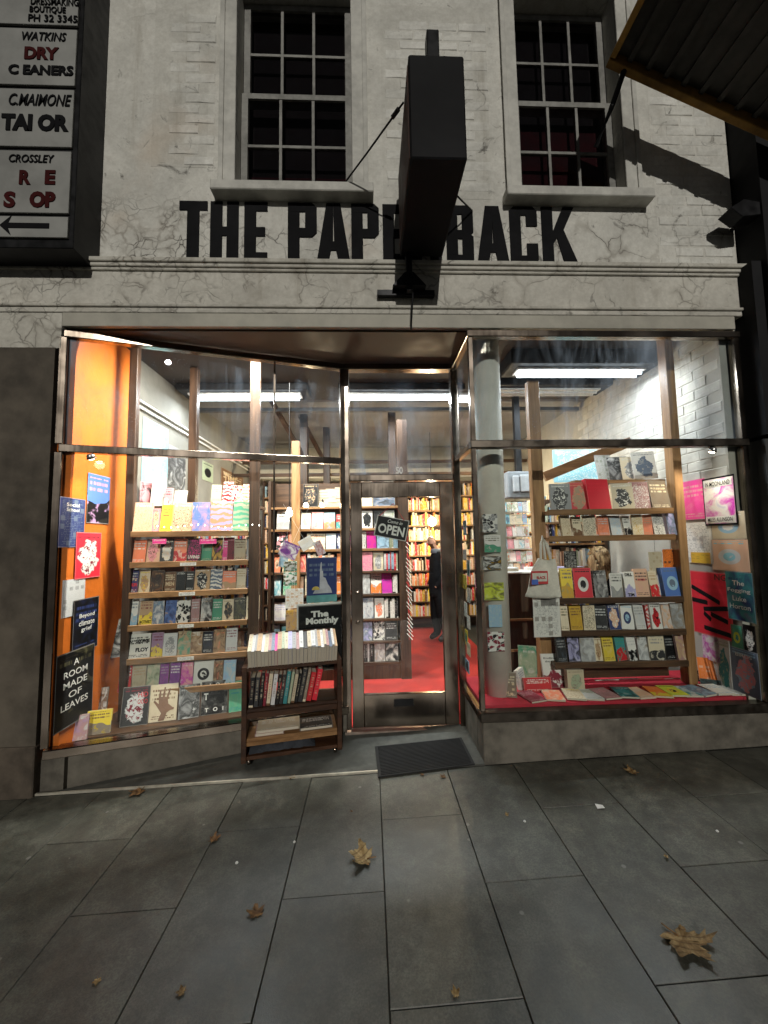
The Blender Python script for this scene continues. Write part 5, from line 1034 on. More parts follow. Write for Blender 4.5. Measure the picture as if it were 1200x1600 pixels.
# grey television back, rack of cards, counter
p, q = onY(794, 778, 1.3), onY(838, 736, 1.3)
t = thing('television', 'grey back of an old television on a high bracket', 'television', ((p.x+q.x)/2, 1.3, p.z)); gm = plain('grey_plastic', (.20,.22,.24), .5)
MB().box(p.x, q.x, 1.30, 1.42, p.z, q.z).build('case', gm, t, bevel=.012); MB().box(p.x+.05, p.x+.12, 1.27, 1.30, p.z+.06, q.z-.05).build('vent_hump', plain('grey_plastic_light', (.32,.34,.36), .5), t, bevel=.01); MB().box(p.x+.13, q.x-.05, 1.27, 1.30, p.z+.06, q.z-.04).build('vent_hump', plain('grey_plastic_light', (.32,.34,.36), .5), t, bevel=.01)
MB().box((p.x+q.x)/2-.03, (p.x+q.x)/2+.03, 1.36, 1.42, q.z, CZ).build('bracket', M_BLKMETAL, t)
rk = thing('card_rack', 'tall wire rack full of greeting cards behind the cream column', 'rack', (onY(805, 900, 1.15).x, 1.15, FL)); xa, xb = onY(775, 850, 1.15).x, onY(832, 850, 1.15).x
for xx in (xa-.01, xb+.01): MB().tube([(xx, 1.15, FL), (xx, 1.15, 1.98)], .008, 6).build('rack_post', M_BLKMETAL, rk)
cg = 0
for r_ in range(8):
    z = 1.0+.125*r_; MB().box(xa-.01, xb+.01, 1.145, 1.16, z-.012, z).build('rack_shelf', M_PAPER, rk)
    xx = xa
    while xx+.05 < xb and cg < 60:
        wd = random.uniform(.045, .07); a = random.choice(['white','white','pale','sky','peach','cream','pink','cyan']); st = random.choice(['plain','blob','photo','glyph'])
        poster((xx+wd/2, 1.138-.002*(cg % 2), z+.05), (R(-8),0,0), wd-.004, .10, a, random.choice(['coral','slate','sage','grey','white']), random.choice(['charcoal','red','teal']), st, 'small greeting card in the tall wire rack behind the cream column', 'greeting_card', 'card', group='greeting cards in the wire rack'); xx += wd; cg += 1
ct = thing('shop_counter', 'dark wooden counter with a white top edge behind the flat window', 'counter', (1.2, .95, FL)); zc_ = onY(790, 893, .95).z
ca, cb = onY(768, 900, .9).x, 1.84
MB().box(ca+.05, cb, .92, 1.12, FL, zc_-.02).build('counter_body', M_DWOODV, ct); MB().box(ca, cb+.02, .88, 1.14, zc_-.018, zc_).build('counter_top', M_PAPER, ct, bevel=.004)
for k in range(2): MB().box(ca+.06, ca+.40, .895, .918, .55+.28*k, .57+.28*k).build('counter_shelf', M_WOOD, ct)
for k, (a, lb) in enumerate((('pale','open pale ledger on the dark counter'),('white','stack of white paper on the dark counter'),('lavender','lavender folder on the dark counter'))):
    book((ca+.18+.33*k, .93, zc_+.016), (R(-90),0,R(8*k)), .2, .17, .03, a, 'white', 'grey', 'plain', lb, 'papers on the counter')
sgp = poster(onY(836, 1040, .42)+Vector((-.06,0,0)), (0,0,R(-20)), .14, .32, 'green','sage','white','photo', 'green leafy card standing beside the pine post', 'poster')

# ================================================================== THINGS HANGING BEHIND THE GLASS NEAR THE DOOR
def gp(x, y, off): return onP(x, y, A_-LN*off, LN)
lang = math.atan2(LU.y, LU.x)
def glass_poster(x0, y0, x1, y1, off, a, b, c, st, lb, rz=None, name='poster', cat='poster', group=None, roll=0.0):
    p, q = gp(x0, (y0+y1)/2, off), gp(x1, (y0+y1)/2, off); tp, bt = gp((x0+x1)/2, y0, off), gp((x0+x1)/2, y1, off)
    return poster((p+q)/2 + Vector((0,0,(tp.z+bt.z)/2-((p+q)/2).z)), (0, roll, lang if rz is None else rz), (q-p).length, tp.z-bt.z, a, b, c, st, lb, name, cat, group=group)
o = glass_poster(479, 871, 526, 941, .10, 'navy','navy','slate','plain', 'dark navy poster with pale tower drawing behind the glass'); w_, h_ = o.scale.x, o.scale.z
tm = MB().prism([(-.08,-.22),(-.05,.3),(-.03,.38),(.0,.4),(.0,.2),(.04,.2),(.05,.06),(.12,.04),(.2,-.1),(.3,-.2),(.34,-.3),(-.3,-.3),(-.2,-.2),(-.1,-.15)], 'y', -.9, -.55).mesh('tower_print', plain('print_pale', (.42,.42,.45), .6)); obj('tower_print', tm, o)
ym_ = MB().prism([(.13*math.cos(k*.5236)-.2, .08*math.sin(k*.5236)-.22) for k in range(7)], 'y', -1.2, -.95).mesh('hill_print', plain('print_yellow', (.55,.42,.10), .6)); obj('hill_print', ym_, o)
tl = MB().box(-.5,.5,-.9,-.55,-.5,-.34).mesh('teal_band', plain('print_teal', (.10,.28,.28), .6)); obj('teal_band', tl, o)
o = glass_poster(466, 945, 535, 1045, .05, 'black','black','charcoal','photo', 'black magazine poster with white title above the sale cart'); w_, h_ = o.scale.x, o.scale.z
obj('border', MB().box(-.53,.53,.2,.6,-.53,.53).mesh('border', M_PAPER), o)
words(o, 'The', -.02*w_, .36*h_, .40*w_, .10*h_, bold=.05); words(o, 'Monthly', .04*w_, .24*h_, .74*w_, .13*h_, bold=.05); words(o, 'ON SALE NOW', 0, -.46*h_, .8*w_, .05*h_, M_BLACKT, .04)
for k, (x0,y0,x1,y1,a,b,c,st,lb,rl_) in enumerate(((438,848,466,872,'white','purple','navy','photo','white bordered purple photo card hanging in the window',R(24)),(443,877,464,893,'white','green','olive','cells','green leafy card, upper of a hanging pair',0),(443,894,464,915,'white','green','olive','cells','green leafy card, lower of a hanging pair',0),(492,845,505,868,'pale','dusk','charcoal','photo','narrow tilted photo card near the pine upright',R(-25)),(468,840,490,858,'white','pale','cream','plain','white folded card hanging above the navy poster',R(-30)),(436,866,450,886,'pale','sky','grey','photo','pale blue card hanging beside the green pair',R(8)),(446,920,474,950,'white','tan','peach','page','printed white card hanging below the green pair',0),(447,953,466,985,'mustard','tan','brown','photo','mustard figure card hanging beside the magazine poster',0))):
    o = glass_poster(x0,y0,x1,y1,.22+.02*(k % 3),a,b,c,st,lb,name='postcard',cat='postcard',group='cards hanging in the splayed window',roll=rl_); 
    th = obj('thread', MB().box(-.006,.006,-.2,.2,.5,.5+.35/o.scale.z).mesh('thread', M_PAPER), o)
# white bulb holder with wire, clear hanging ornament
p = gp(452, 800, .35); t = thing('hanging_lamp', 'small bright bare bulb hanging in front of the central bookcase', 'lamp', p)
MB().lathe([(.005,-.045),(.026,-.03),(.03,-.005),(.016,.025),(.012,.04)], p, 14).build('bulb', emit('white_bulb', (1,.95,.85), 22), t, smooth=True); MB().tube([p+Vector((0,0,.04)), p+Vector((0,0,1.2))], .004, 6).build('flex', M_BLKMETAL, t)
# string of tiny lights behind the glass
for k in range(16):
    xq = 246+k*10.6; p = gp(xq, 822+2.2*math.sin(k*.8), .05); t = thing('fairy_light', 'tiny white light on a string behind the splayed glass', 'fairy light', p, 'fairy lights')
    MB().lathe([(.001,-.006),(.005,0),(.001,.006)], p, 8).build('bulb', emit('fairy_glow', (1,.95,.85), 9), t)
# OPEN sign on the door
o = poster(onY(612, 825, DY+.045), (0, R(12), 0), .27, .17, 'black','black','black','plain', 'tilted black OPEN sign with white border on the door', 'open_sign', 'sign', t=.006)
sgw = o; obj('border', MB().box(-.52,.52,.3,.6,-.535,.535).mesh('border', M_PAPER), o); words(o, 'OPEN', .0, -.018, .23, .085, bold=.03); words(o, 'Come in', .02, .055, .13, .03, bold=.005, shear=.3)
obj('cord', MB().tube([(-.45,0,.5), (-.1,0,1.25), (.35,0,.5)], .02, 6).mesh('cord', M_RED), sgw)
# hanging strip of bookmarks beside the end panel
p = onY(641, 920, 1.45); t = thing('bookmark_strip', 'long hanging strip of overlapping white and red bookmarks', 'strip', (p.x, 1.45, onY(641, 1000, 1.45).z))
for k in range(24):
    z = onY(641, 850+6.2*k, 1.45).z; MB().bar((p.x-.035+random.uniform(-.01,.01), 1.45, z+.02), (p.x+.02+random.uniform(-.01,.01), 1.43, z-.05+random.uniform(-.01,.01)), (0,1,0), .02, .005).build('bookmark', M_TRED if k % 7 == 3 else M_PAPER, t)
MB().tube([(p.x-.02, 1.46, onY(641, 838, 1.45).z), (p.x-.02, 1.46, onY(641, 1000, 1.45).z)], .004, 6).build('cord', M_RED, t)

# ================================================================== SALE CART
fa, fb = onZ(376, 1204, G(-.9)+.012), onZ(535, 1176, G(-.2)+.014)
cu = Vector((fb.x-fa.x, fb.y-fa.y, 0)); CW = cu.length; cu.normalize(); cnm = Vector((-cu.y, cu.x, 0)); cang = math.atan2(cu.y, cu.x); CD = .24
czero = (fa.z+fb.z)/2
ctx = thing('book_cart', 'dark wooden sale cart of books on castors outside the window', 'cart', (fa.x, fa.y, 0))
def cl(a, d, z): v = Vector((fa.x, fa.y, 0)) + cu*a + cnm*d; return Vector((v.x, v.y, z))
def cbar(a0, a1, d0, d1, z0, z1, name, m=M_CARTW, bevel=.003):
    mb = MB(); q = [(a0,d0),(a1,d0),(a1,d1),(a0,d1)]; mb.add([cl(a,d,z0) for a,d in q]+[cl(a,d,z1) for a,d in q], [(3,2,1,0),(4,5,6,7)]+[(i,(i+1)%4,4+(i+1)%4,4+i) for i in range(4)]); return mb.build(name, m, ctx, bevel=bevel)
cz = czero; topz = onP(378, 1048, fa, cnm).z
for a0 in (0, CW-.035): cbar(a0, a0+.035, 0, CD, cz+.03, topz+.02, 'side_panel')
s1z, s2z, s3z = onP(400, 1108, fa, cnm).z, onP(430, 1150, fa, cnm).z, onP(430, 1192, fa, cnm).z
cbar(.036, CW-.036, .004, CD-.004, s1z-.022, s1z, 'shelf'); cbar(.036, CW-.036, .004, CD-.004, s2z-.022, s2z, 'shelf', M_WOOD); cbar(.036, CW-.036, .004, CD-.004, cz+.045, cz+.07, 'shelf')
cbar(.036, CW-.036, .002, .016, s1z-.065, s1z-.024, 'front_rail'); cbar(.036, CW-.036, CD-.014, CD-.004, cz+.07, s2z-.023, 'back_board'); cbar(.036, CW-.036, .002, .016, s2z-.05, s2z-.022, 'front_rail', M_WOOD)
mb = MB(); tz = topz
prof = [(0.0, tz-.01), (CD, tz+.10), (CD, tz+.12), (0.0, tz+.008)]; v_ = [cl(.036, d, z) for d, z in prof]+[cl(CW-.036, d, z) for d, z in prof]
mb.add(v_, [(0,1,2,3),(7,6,5,4)]+[(i,4+i,4+(i+1)%4,(i+1)%4) for i in range(4)]); mb.build('sloping_tray', M_CARTW, ctx)
cbar(.036, CW-.036, CD-.002, CD+.012, tz+.08, tz+.20, 'tray_back')
for a in (.05, CW-.05):
    for d in (.04, CD-.04):
        w0 = cl(a, d, cz+.022); wh = MB().lathe([(.006,-.011),(.02,-.01),(.022,0),(.02,.01),(.006,.011)], (0,0,0), 14).build('castor', M_STEEL, None, smooth=True); wh.parent = ctx; wh.matrix_local = Matrix.Translation(w0-ORG[ctx.name]) @ Matrix.Rotation(cang, 4, 'Z') @ Matrix.Rotation(R(90), 4, 'Y')
# top tray: paperbacks laid spine up, page edges towards the street
sl = math.atan2(.115, CD); a = .042; k = 0
palT = ['beige','pale','grey','tan','pale','beige','dusk','slate','pale','tan','sage','beige','lavender','grey','dusk','pale','charcoal']
items = []
while a < CW-.05: t_ = random.uniform(.014, .032); items.append((a, t_)); a += t_+.0008
for k, (a, t_) in enumerate(items):
    col_ = palT[k % len(palT)] if k not in (8,) else 'hotpink'; hgt = random.uniform(.135, .155); ln = random.uniform(.175, .2)
    o = book((0,0,0), (0,0,0), hgt, ln, t_, col_, 'white', 'charcoal', 'plain', f'{cn(col_)} paperback laid spine up, {ORD[len(items)-1-k]} from the door end of cart top', 'paperbacks on top of the sale cart')
    base = cl(a+t_/2, .004, tz+.010)
    # local x(spine -x) -> down axis so the spine looks up; local z (height) -> back along the slope; local y (thickness) -> along the cart
    zax = (cnm*math.cos(sl) + Vector((0,0,math.sin(sl)))).normalized(); xax = -(Vector((0,0,1))*math.cos(sl) - cnm*math.sin(sl)).normalized(); yax = zax.cross(xax)
    lean_ = random.uniform(-.05,.05) + (-.0); c0 = base - xax*hgt/2
    Mx = Matrix(((xax.x*hgt, yax.x*t_, zax.x*ln, c0.x),(xax.y*hgt, yax.y*t_, zax.y*ln, c0.y),(xax.z*hgt, yax.z*t_, zax.z*ln, c0.z),(0,0,0,1)))
    o.matrix_world = Mx
# middle shelf: dark hardbacks leaning
colsC = ['black','charcoal','black','maroon','cream','pale','black','charcoal','teal','sage','beige','black','charcoal','taupe','red','scarlet']; a = .045
for k, col_ in enumerate(colsC):
    t_ = random.uniform(.016, .03) if k < 14 else .035; hgt = random.uniform(.20, .235); tilt = R(-4-.55*k)
    b0 = cl(a+t_/2, .03+.075, s1z+.002+abs(math.sin(tilt))*t_*.5)
    book(b0, (0, 0, 0), .15, hgt, t_, col_, 'tan', 'cream' if sum(C[col_]) < 1 else 'brown', 'plain', f'{cn(col_)} hardback leaning, {ORD[k]} from the orange wall end of the cart shelf', 'hardbacks on the cart shelf').rotation_euler = (Matrix.Rotation(cang, 4, 'Z') @ Matrix.Rotation(-tilt*0, 4, 'Y') @ Matrix.Rotation(-tilt, 4, Vector((0,1,0))) @ Matrix.Rotation(R(90), 4, 'Z')).to_euler()
    a += t_*1.06+.004
# lower shelf: flat books and a crumpled plastic wrap
for k, (aa, col_, wd, zz_, lb) in enumerate(((.09, 'dusk', .20, s2z, 'dusty pink book lying flat on the lower cart shelf'), (.10, 'cream', .30, s2z+.02, 'cream book lying flat above the dusty pink one'), (.40, 'charcoal', .24, s2z, 'charcoal book lying flat on the lower cart shelf'))):
    o = book(cl(aa+wd/2, .02, zz_+.010), (0,0,0), wd, .17, .018, col_, 'tan', 'white', 'plain', lb, 'books lying in the cart'); o.rotation_euler = (Matrix.Rotation(cang, 4, 'Z') @ Matrix.Rotation(R(-90), 4, 'X')).to_euler()
random.seed(21); mb = MB(); nx, ny = 22, 9; pts = []
for j in range(ny+1):
    for i in range(nx+1):
        aa = .05+.46*i/nx; d = .01+.2*j/ny; pts.append(cl(aa, d, cz+.078+.07*(.35+.65*random.random())*math.sin(math.pi*min(1,(i+.5)/nx))**.5*math.sin(math.pi*(j+.6)/(ny+1.2))))
fs_ = [[j*(nx+1)+i, j*(nx+1)+i+1, (j+1)*(nx+1)+i+1, (j+1)*(nx+1)+i] for j in range(ny) for i in range(nx)]
me = bpy.data.meshes.new('plastic_wrap'); me.from_pydata([tuple(v) for v in pts], [], fs_)
npl = N('crumpled_plastic'); npl.set((.06,.065,.075), .18, 0, .8); npl.bump(npl.noise(npl.geo(), 40, 3, .6, 1.0), .5, .01); me.materials.append(npl.m); o = obj('plastic_sheet', me); tag(o, 'crumpled dark plastic sheet on the bottom cart shelf', 'plastic sheet')
for p_ in me.polygons: p_.use_smooth = True

# ================================================================== DOOR MAT, LEAVES, LITTER
q = [onZ(*c_, G(.4)+.012) for c_ in ((586,1166),(721,1156),(742,1196),(591,1212))]
mt_ = thing('door_mat', 'black ribbed rubber mat in front of the door', 'mat', (.36,.25,G(.36)))
mb = MB(); mb.add([(p.x,p.y,G(p.x)+.006+.02*max(p.y,0)) for p in q]+[(p.x,p.y,G(p.x)+.016+.02*max(p.y,0)) for p in q], [(3,2,1,0),(4,5,6,7)]+[(i,(i+1)%4,4+(i+1)%4,4+i) for i in range(4)]); mb.build('mat_base', plain('black_rubber', (.018,.018,.018), .75, var=.3, bump=.3), mt_)
rbm = MB(); nr = 22
for k in range(1, nr):
    f = k/nr; a_, b_ = q[3].lerp(q[0], f), q[2].lerp(q[1], f); a_, b_ = a_.lerp(b_, .03), b_.lerp(a_, .03)
    MB().bar((a_.x,a_.y,G(a_.x)+.0175+.02*max(a_.y,0)), (b_.x,b_.y,G(b_.x)+.0175+.02*max(b_.y,0)), (0,1,0), .006, .005).build('rib', plain('black_rubber_rib', (.018,.018,.018), .8), mt_)
def leaf_mat(name, c0, c1):
    n = N(name); p = n.obj(); a = n.noise(p, 18, 4); u_ = n.sep(p); v = n.math('ABSOLUTE', n.math('SINE', n.math('ADD', n.math('MULTIPLY', u_[0], 70), n.math('MULTIPLY', u_[1], 90))))
    n.set(n.mul(n.mul(n.mix(n.sm(a, .3, .7), c0, c1), n.mix(n.sm(n.noise(p, 45, 4, .7), .4, .7), (.5,.45,.4), (.9,.9,.9))), n.mix(n.sm(v, .9, 1.0), (1,1,1), (.6,.55,.5))), .7, 0, .3); n.bump(a, .4, .004); return n.m
M_LEAF = [leaf_mat('dry_leaf_tan', (.26,.16,.06), (.46,.33,.16)), leaf_mat('dry_leaf_brown', (.16,.085,.035), (.32,.18,.07)), leaf_mat('dry_leaf_yellow', (.36,.24,.09), (.52,.40,.2))]
def leaf(px_, py_, size, rot, curl, mi, label, lobes=5):
    rr = random.Random(int(px_*7+py_)); ring = []
    tips = [(-2.1,.60),(-1.05,.88),(0,1.0),(1.05,.88),(2.1,.60)]
    for i, (a, L_) in enumerate(tips):
        L_ *= rr.uniform(.88, 1.08)
        nxt = tips[i+1][0] if i < 4 else None
        ring += [(a-.36, L_*.66), (a-.24, L_*.68), (a-.2, L_*.82), (a-.08, L_*.88), (a, L_), (a+.09, L_*.87), (a+.2, L_*.80), (a+.25, L_*.67), (a+.36, L_*.65)]
        if nxt is not None: ring.append(((a+nxt)/2, .50*rr.uniform(.88,1.12)))
    ring = [(a+rr.uniform(-.05,.05), L_*rr.uniform(.86,1.1)) for a, L_ in ring]
    ring += [(2.8,.3), (3.14,.12)]; ring = [(-2.8,.3)] + ring
    bm = bmesh.new(); levels = [0.0, .35, .7, 1.0]; rows = []
    c = bm.verts.new((0,0,0))
    for f in levels[1:]: rows.append([bm.verts.new((math.sin(a)*L_*f*.5, math.cos(a)*L_*f*.5, 0)) for a, L_ in ring])
    m_ = len(ring)
    for i in range(m_): bm.faces.new((c, rows[0][i], rows[0][(i+1) % m_]))
    for r0, r1 in zip(rows, rows[1:]):
        for i in range(m_): bm.faces.new((r0[i], r1[i], r1[(i+1) % m_], r0[(i+1) % m_]))
    for v in bm.verts:
        x, y = v.co.x, v.co.y; v.co.z = curl*(x*x*1.8+y*y*1.1) + .05*math.sin(9*x+rr.random()*2)*abs(x)*2 + .05*math.sin(8*y+rr.random())*abs(y)*curl*2; 
    stem = [Vector((.01*k, -.05-.045*k, .01+.006*k)) for k in range(6)]
    me = bpy.data.meshes.new('leaf'); bm.to_mesh(me); bm.free(); me.materials.append(M_LEAF[mi]); me.transform(Matrix.Scale(size, 4))
    for p_ in me.polygons: p_.use_smooth = True
    g = onZ(px_, py_, .03); g = onZ(px_, py_, G(g.x)+.008); o = obj('fallen_leaf', me); zmin = min(v.co.z for v in me.vertices)
    place(o, (g.x, g.y, G(g.x)+.004-zmin+(.02*g.y if g.y > 0 else 0)), (rr.uniform(-.08,.08), rr.uniform(-.08,.08), rot)); tag(o, label, 'leaf', 'fallen leaves on the footpath')
    s_ = MB().tube([v*size for v in stem], .012*size, 5).mesh('stalk', M_LEAF[1]); obj('stalk', s_, o)
leaf(1066, 1466, .245, R(200), .35, 0, 'large flat tan plane leaf on the paving, biggest of all')
leaf(570, 1340, .20, R(80), .75, 2, 'curled yellowish leaf standing on its edges on the paving')
leaf(400, 1427, .10, R(20), .5, 1, 'small brown crumpled leaf between the curled one and the sale cart side')
leaf(217, 1236, .15, R(150), .4, 1, 'brown leaf lying at the pale edging strip below the splayed window')
leaf(333, 1311, .09, R(-60), .6, 1, 'small dark leaf in front of the sale cart')
leaf(989, 1205, .12, R(60), .5, 0, 'tan leaf near the concrete riser of the flat window')
leaf(712, 1552, .05, R(10), .6, 2, 'tiny yellow leaf on the paving far from the shop')
leaf(152, 1530, .045, R(200), .5, 2, 'tiny pale leaf on the paving out from the pilaster')
leaf(285, 1548, .05, R(100), .6, 0, 'tiny tan leaf beside the pale leaf out from the pilaster')
leaf(693, 1213, .06, R(40), .5, 1, 'small brown leaf at the corner of the door mat')
leaf(660, 1209, .045, R(140), .5, 1, 'tiny brown leaf in front of the door mat')
leaf(455, 1213, .07, R(240), .4, 2, 'small yellow leaf at the edging strip beside the cart')
leaf(792, 1273, .035, R(0), 1.2, 2, 'tiny pale leaf on the slab by the flat window corner')
leaf(1042, 1338, .035, R(70), 1.2, 2, 'tiny pale leaf between the large leaf and the riser')
leaf(550, 1267, .03, R(120), 1.2, 1, 'tiny brown leaf behind the curled yellowish one')
g = onZ(937, 1260, G(1.3)+.004); o = obj('paper_scrap', MB().add([(-.022,-.016,.003),(.02,-.018,.006),(.024,.014,.002),(-.018,.018,.008)], [(0,1,2,3)]).mesh('paper_scrap', M_PAPER)); place(o, (g.x, g.y, G(g.x)+.001)); tag(o, 'small white paper scrap on the paving', 'litter')
for k, (x_, y_) in enumerate(((1122,1314),(460,1312),(820,1290),(370,1342))):
    g = onZ(x_, y_, .05); s_ = random.uniform(.005,.009); o = obj('grit_chip', MB().lathe([(s_*.5,0),(s_,s_*.4),(s_*.6,s_)], (0,0,0), 6).mesh('grit_chip', M_PAPER)); place(o, (g.x,g.y,G(g.x)+.0005)); tag(o, 'pale speck of grit on the paving slabs', 'grit', 'grit on the paving')
# knob of a cable on the shop front rail etc. kept out: not seen in the photograph

# ================================================================== PEOPLE
def skin_body(name, joints, edges, root, subdiv=2):
    me = bpy.data.meshes.new(name); names = list(joints); me.from_pydata([joints[k][0] for k in names], [(names.index(a), names.index(b)) for a, b in edges], [])
    o = bpy.data.objects.new(name, me); COL.objects.link(o)
    sm = o.modifiers.new('Skin', 'SKIN'); sm.use_smooth_shade = True
    for i, k in enumerate(names):
        r = joints[k][1]; d = me.skin_vertices[0].data[i]; d.radius = r if isinstance(r, tuple) else (r, r); d.use_root = (k == root)
    ss = o.modifiers.new('Sub', 'SUBSURF'); ss.levels = subdiv; ss.render_levels = subdiv
    dg = bpy.context.evaluated_depsgraph_get(); m2 = bpy.data.meshes.new_from_object(o.evaluated_get(dg)); bpy.data.objects.remove(o)
    for p in m2.polygons: p.use_smooth = True
    return m2
def hair_mat():
    n = N('blonde_hair'); p = n.map(n.geo(), (95, 95, 7)); g = n.noise(p, 1, 4, .65, .8)
    n.set(n.mix(n.sm(g, .32, .66), (.13,.075,.035), (.52,.36,.18)), .5, 0, .3); n.bump(g, .9, .01); return n.m
M_SKIN = plain('skin', (.50,.28,.19), .55, var=.1); M_SUIT = plain('charcoal_coat', (.009,.0095,.011), .9, var=.3, spec=.05); M_TROU = plain('black_trousers', (.007,.007,.008), .9, spec=.05); M_SHOE = plain('black_shoe', (.02,.018,.017), .4); M_HAIRB = plain('brown_hair', (.10,.05,.025), .7, var=.4, scale=60, bump=.6); M_HAIRY = hair_mat(); M_COLLAR = plain('grey_collar', (.12,.13,.15), .8)
def man(loc, rz, H=1.66):
    # body faces local -X; built at 1.75 m, scaled
    J = {'pelvis':((0,0,.95),(.14,.16)),'waist':((.0,0,1.10),(.13,.165)),'chest':((.01,0,1.30),(.135,.19)),'neckbase':((.0,0,1.48),(.075,.085)),'neck':((-.02,0,1.53),(.058,.058)),'head1':((-.045,0,1.60),(.078,.068)),'head2':((-.05,0,1.68),(.098,.078)),'head3':((-.035,0,1.745),(.07,.06)),
         'shl':((.02,.17,1.42),(.07,.07)),'ell':((.06,.235,1.16),(.055,.055)),'wrl':((-.06,.19,.96),(.042,.042)),'hl':((-.10,.165,.90),(.035,.025)),
         'shr':((.02,-.17,1.42),(.07,.07)),'elr':((.06,-.235,1.16),(.055,.055)),'wrr':((-.06,-.19,.96),(.042,.042)),'hr':((-.10,-.165,.90),(.035,.025)),
         'hipl':((0,.09,.86),(.11,.10)),'knl':((-.03,.09,.50),(.09,.085)),'anl':((.02,.09,.12),(.07,.065)),'tol':((-.13,.10,.045),(.04,.045)),
         'hipr':((0,-.09,.86),(.11,.10)),'knr':((.03,-.09,.50),(.09,.085)),'anr':((.10,-.09,.12),(.07,.065)),'tor':((-.05,-.10,.045),(.04,.045))}
    E_ = [('pelvis','waist'),('waist','chest'),('chest','neckbase'),('neckbase','neck'),('neck','head1'),('head1','head2'),('head2','head3'),('chest','shl'),('shl','ell'),('ell','wrl'),('wrl','hl'),('chest','shr'),('shr','elr'),('elr','wrr'),('wrr','hr'),('pelvis','hipl'),('hipl','knl'),('knl','anl'),('anl','tol'),('pelvis','hipr'),('hipr','knr'),('knr','anr'),('anr','tor')]
    me = skin_body('man_body', J, E_, 'pelvis')
    for m_ in (M_SUIT, M_TROU, M_SHOE, M_SKIN, M_HAIRB): me.materials.append(m_)
    for p in me.polygons:
        c = p.center
        if c.z > 1.515: p.material_index = 3
        elif c.z < .10: p.material_index = 2
        elif c.z < .74: p.material_index = 1
        else: p.material_index = 0
        if abs(c.y) > .1 and c.z < .93 and c.x < -.1: p.material_index = 3
        if (c.z > 1.715 and c.x > -.125) or (c.z > 1.59 and c.x > -.01): p.material_index = 4
        if c.z > 1.53 and c.z < 1.612 and c.x < -.06: p.material_index = 4       # beard
    t = thing('person', 'person in dark coat, head bowed, hands in pockets by rear shelves', 'person', loc); t.rotation_euler.z = rz; s = H/1.80; t.scale = (s,s,s)
    b = obj('body', me, t)
    # the bowed head: shear the head forward
    for v in me.vertices:
        if v.co.z > 1.5: k = (v.co.z-1.5); v.co.x -= k*.22; v.co.z -= k*.05
    nose = MB().add([(-.185,0,1.63),(-.152,.016,1.62),(-.152,-.016,1.62),(-.155,0,1.675)], [(0,1,3),(0,3,2),(0,2,1)]).mesh('nose', M_SKIN); obj('nose', nose, t)
    for s_ in (-1, 1):
        e = MB().lathe([(.004,-.03),(.016,-.015),(.018,.01),(.006,.028)], (0,0,0), 8).mesh('ear', M_SKIN, smooth=True); q_ = obj('ear', e, t); q_.location = (-.065, s_*.082, 1.64); q_.scale = (1,.5,1)
        ey = MB().lathe([(.002,-.008),(.008,0),(.002,.008)], (0,0,0), 8).mesh('eye', M_BLACKT); q_ = obj('eye', ey, t); q_.location = (-.150, s_*.032, 1.665)
    # coat skirt and collar
    sk = MB().lathe([(.158,.74),(.165,.82),(.168,.95),(.160,1.08),(.15,1.14)], (0,0,0), 20).mesh('coat_skirt', M_SUIT, smooth=True); q_ = obj('coat_skirt', sk, t); q_.scale = (.86, 1.06, 1)
    co_ = MB().lathe([(.095,1.455),(.088,1.50),(.075,1.53),(.068,1.525)], (0,0,0), 16).mesh('collar', M_COLLAR, smooth=True); q_ = obj('collar', co_, t); q_.location.x = -.015
    return t
mp = onZ(684, 1003, FL); man((mp.x+.02, mp.y, FL), R(12), 1.64)
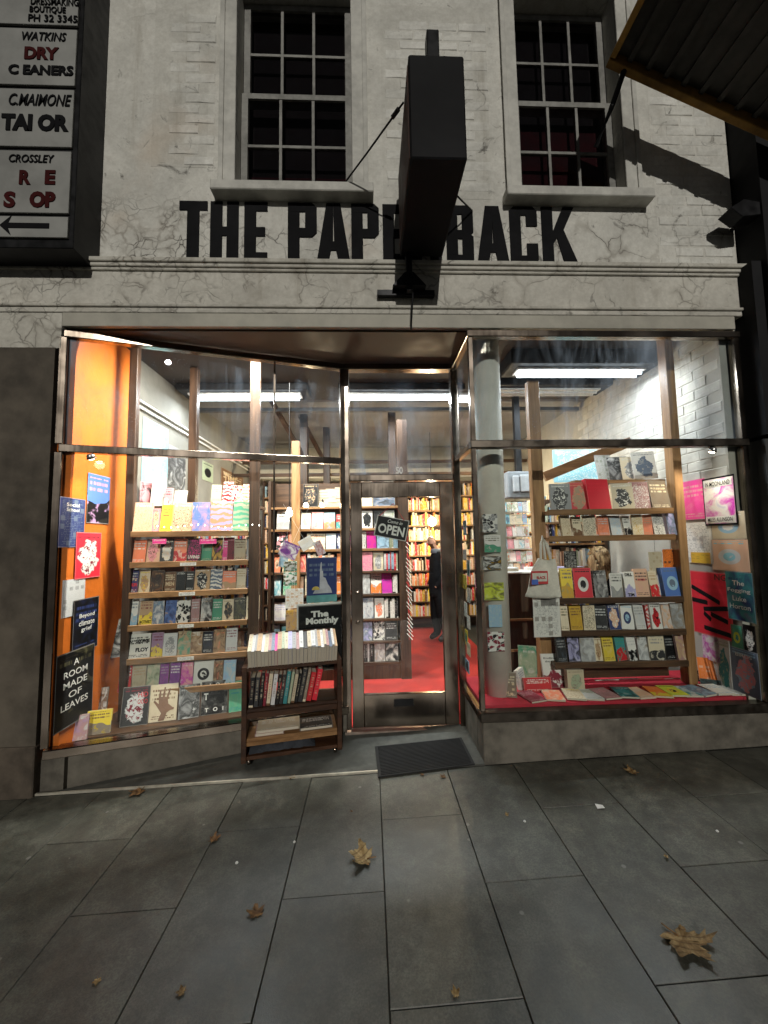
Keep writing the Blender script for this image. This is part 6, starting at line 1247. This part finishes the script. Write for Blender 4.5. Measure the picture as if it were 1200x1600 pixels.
def woman(loc):
    J = {'pelvis':((0,0,.55),(.15,.13)),'waist':((0,0,.70),(.125,.10)),'chest':((0,.0,.88),(.15,.11)),'neckbase':((0,0,1.03),(.07,.06)),'neck':((0,0,1.09),(.048,.048)),'head1':((0,.02,1.16),(.07,.078)),'head2':((0,.02,1.23),(.08,.095)),'head3':((0,.01,1.29),(.058,.07)),
         'shl':((.15,0,.98),.058),'ell':((.2,.08,.76),.045),'wrl':((.12,.26,.70),.033),'shr':((-.15,0,.98),.058),'elr':((-.2,.08,.76),.045),'wrr':((-.12,.26,.70),.033),
         'hipl':((.09,.04,.52),.10),'knl':((.1,.40,.52),.072),'anl':((.1,.40,.10),.05),'tol':((.1,.52,.05),.04),'hipr':((-.09,.04,.52),.10),'knr':((-.1,.40,.52),.072),'anr':((-.1,.40,.10),.05),'tor':((-.1,.52,.05),.04)}
    E_ = [('pelvis','waist'),('waist','chest'),('chest','neckbase'),('neckbase','neck'),('neck','head1'),('head1','head2'),('head2','head3'),('chest','shl'),('shl','ell'),('ell','wrl'),('chest','shr'),('shr','elr'),('elr','wrr'),('pelvis','hipl'),('hipl','knl'),('knl','anl'),('anl','tol'),('pelvis','hipr'),('hipr','knr'),('knr','anr'),('anr','tor')]
    me = skin_body('woman_body', J, E_, 'pelvis')
    for m_ in (M_SUIT, M_TROU, M_SKIN): me.materials.append(m_)
    for p in me.polygons: c = p.center; p.material_index = 2 if c.z > 1.06 or (c.y > .2 and .6 < c.z < .8) else (1 if c.z < .6 else 0)
    t = thing('person', 'seated person with long blonde hair and black top seen from behind', 'person', loc); obj('body', me, t)
    bm = bmesh.new(); bmesh.ops.create_icosphere(bm, subdivisions=4, radius=1)
    for v in bm.verts:
        d = v.co.copy(); x, y, z = d.x*.105, d.y*.115-.012, d.z*.12
        if d.z < .1: x *= 1.05+.25*max(0,-d.z); z = d.z*.34; y = min(y, .02)
        nz_ = .016*math.sin(d.x*23+d.z*9)+.012*math.sin(d.x*41+d.y*17+d.z*13); v.co = Vector((x+nz_*d.x, y+nz_, z+1.235))
    hm_ = bpy.data.meshes.new('hair'); bm.to_mesh(hm_); bm.free(); hm_.materials.append(M_HAIRY)
    for p in hm_.polygons: p.use_smooth = True
    obj('hair', hm_, t); return t
WY = 1.20; wp = onY(936, 868, WY); wt = woman((wp.x, WY, wp.z-1.24*.86)); wt.scale = (.86,.86,.86)
st = thing('stool', 'round wooden stool under the seated blonde person', 'stool', (wp.x, WY, FL)); sz_ = wp.z-1.24*.86+.43*.86
MB().lathe([(.17, 0), (.175, .02), (.16, .035)], (wp.x, WY, sz_-.035), 20).build('seat', M_DWOOD, st)
for a in range(4): c_, s_ = math.cos(a*1.571+.78), math.sin(a*1.571+.78); MB().tube([(wp.x+.1*c_, WY+.1*s_, sz_-.035), (wp.x+.16*c_, WY+.16*s_, FL)], .014, 8).build('leg', M_DWOODV, st)
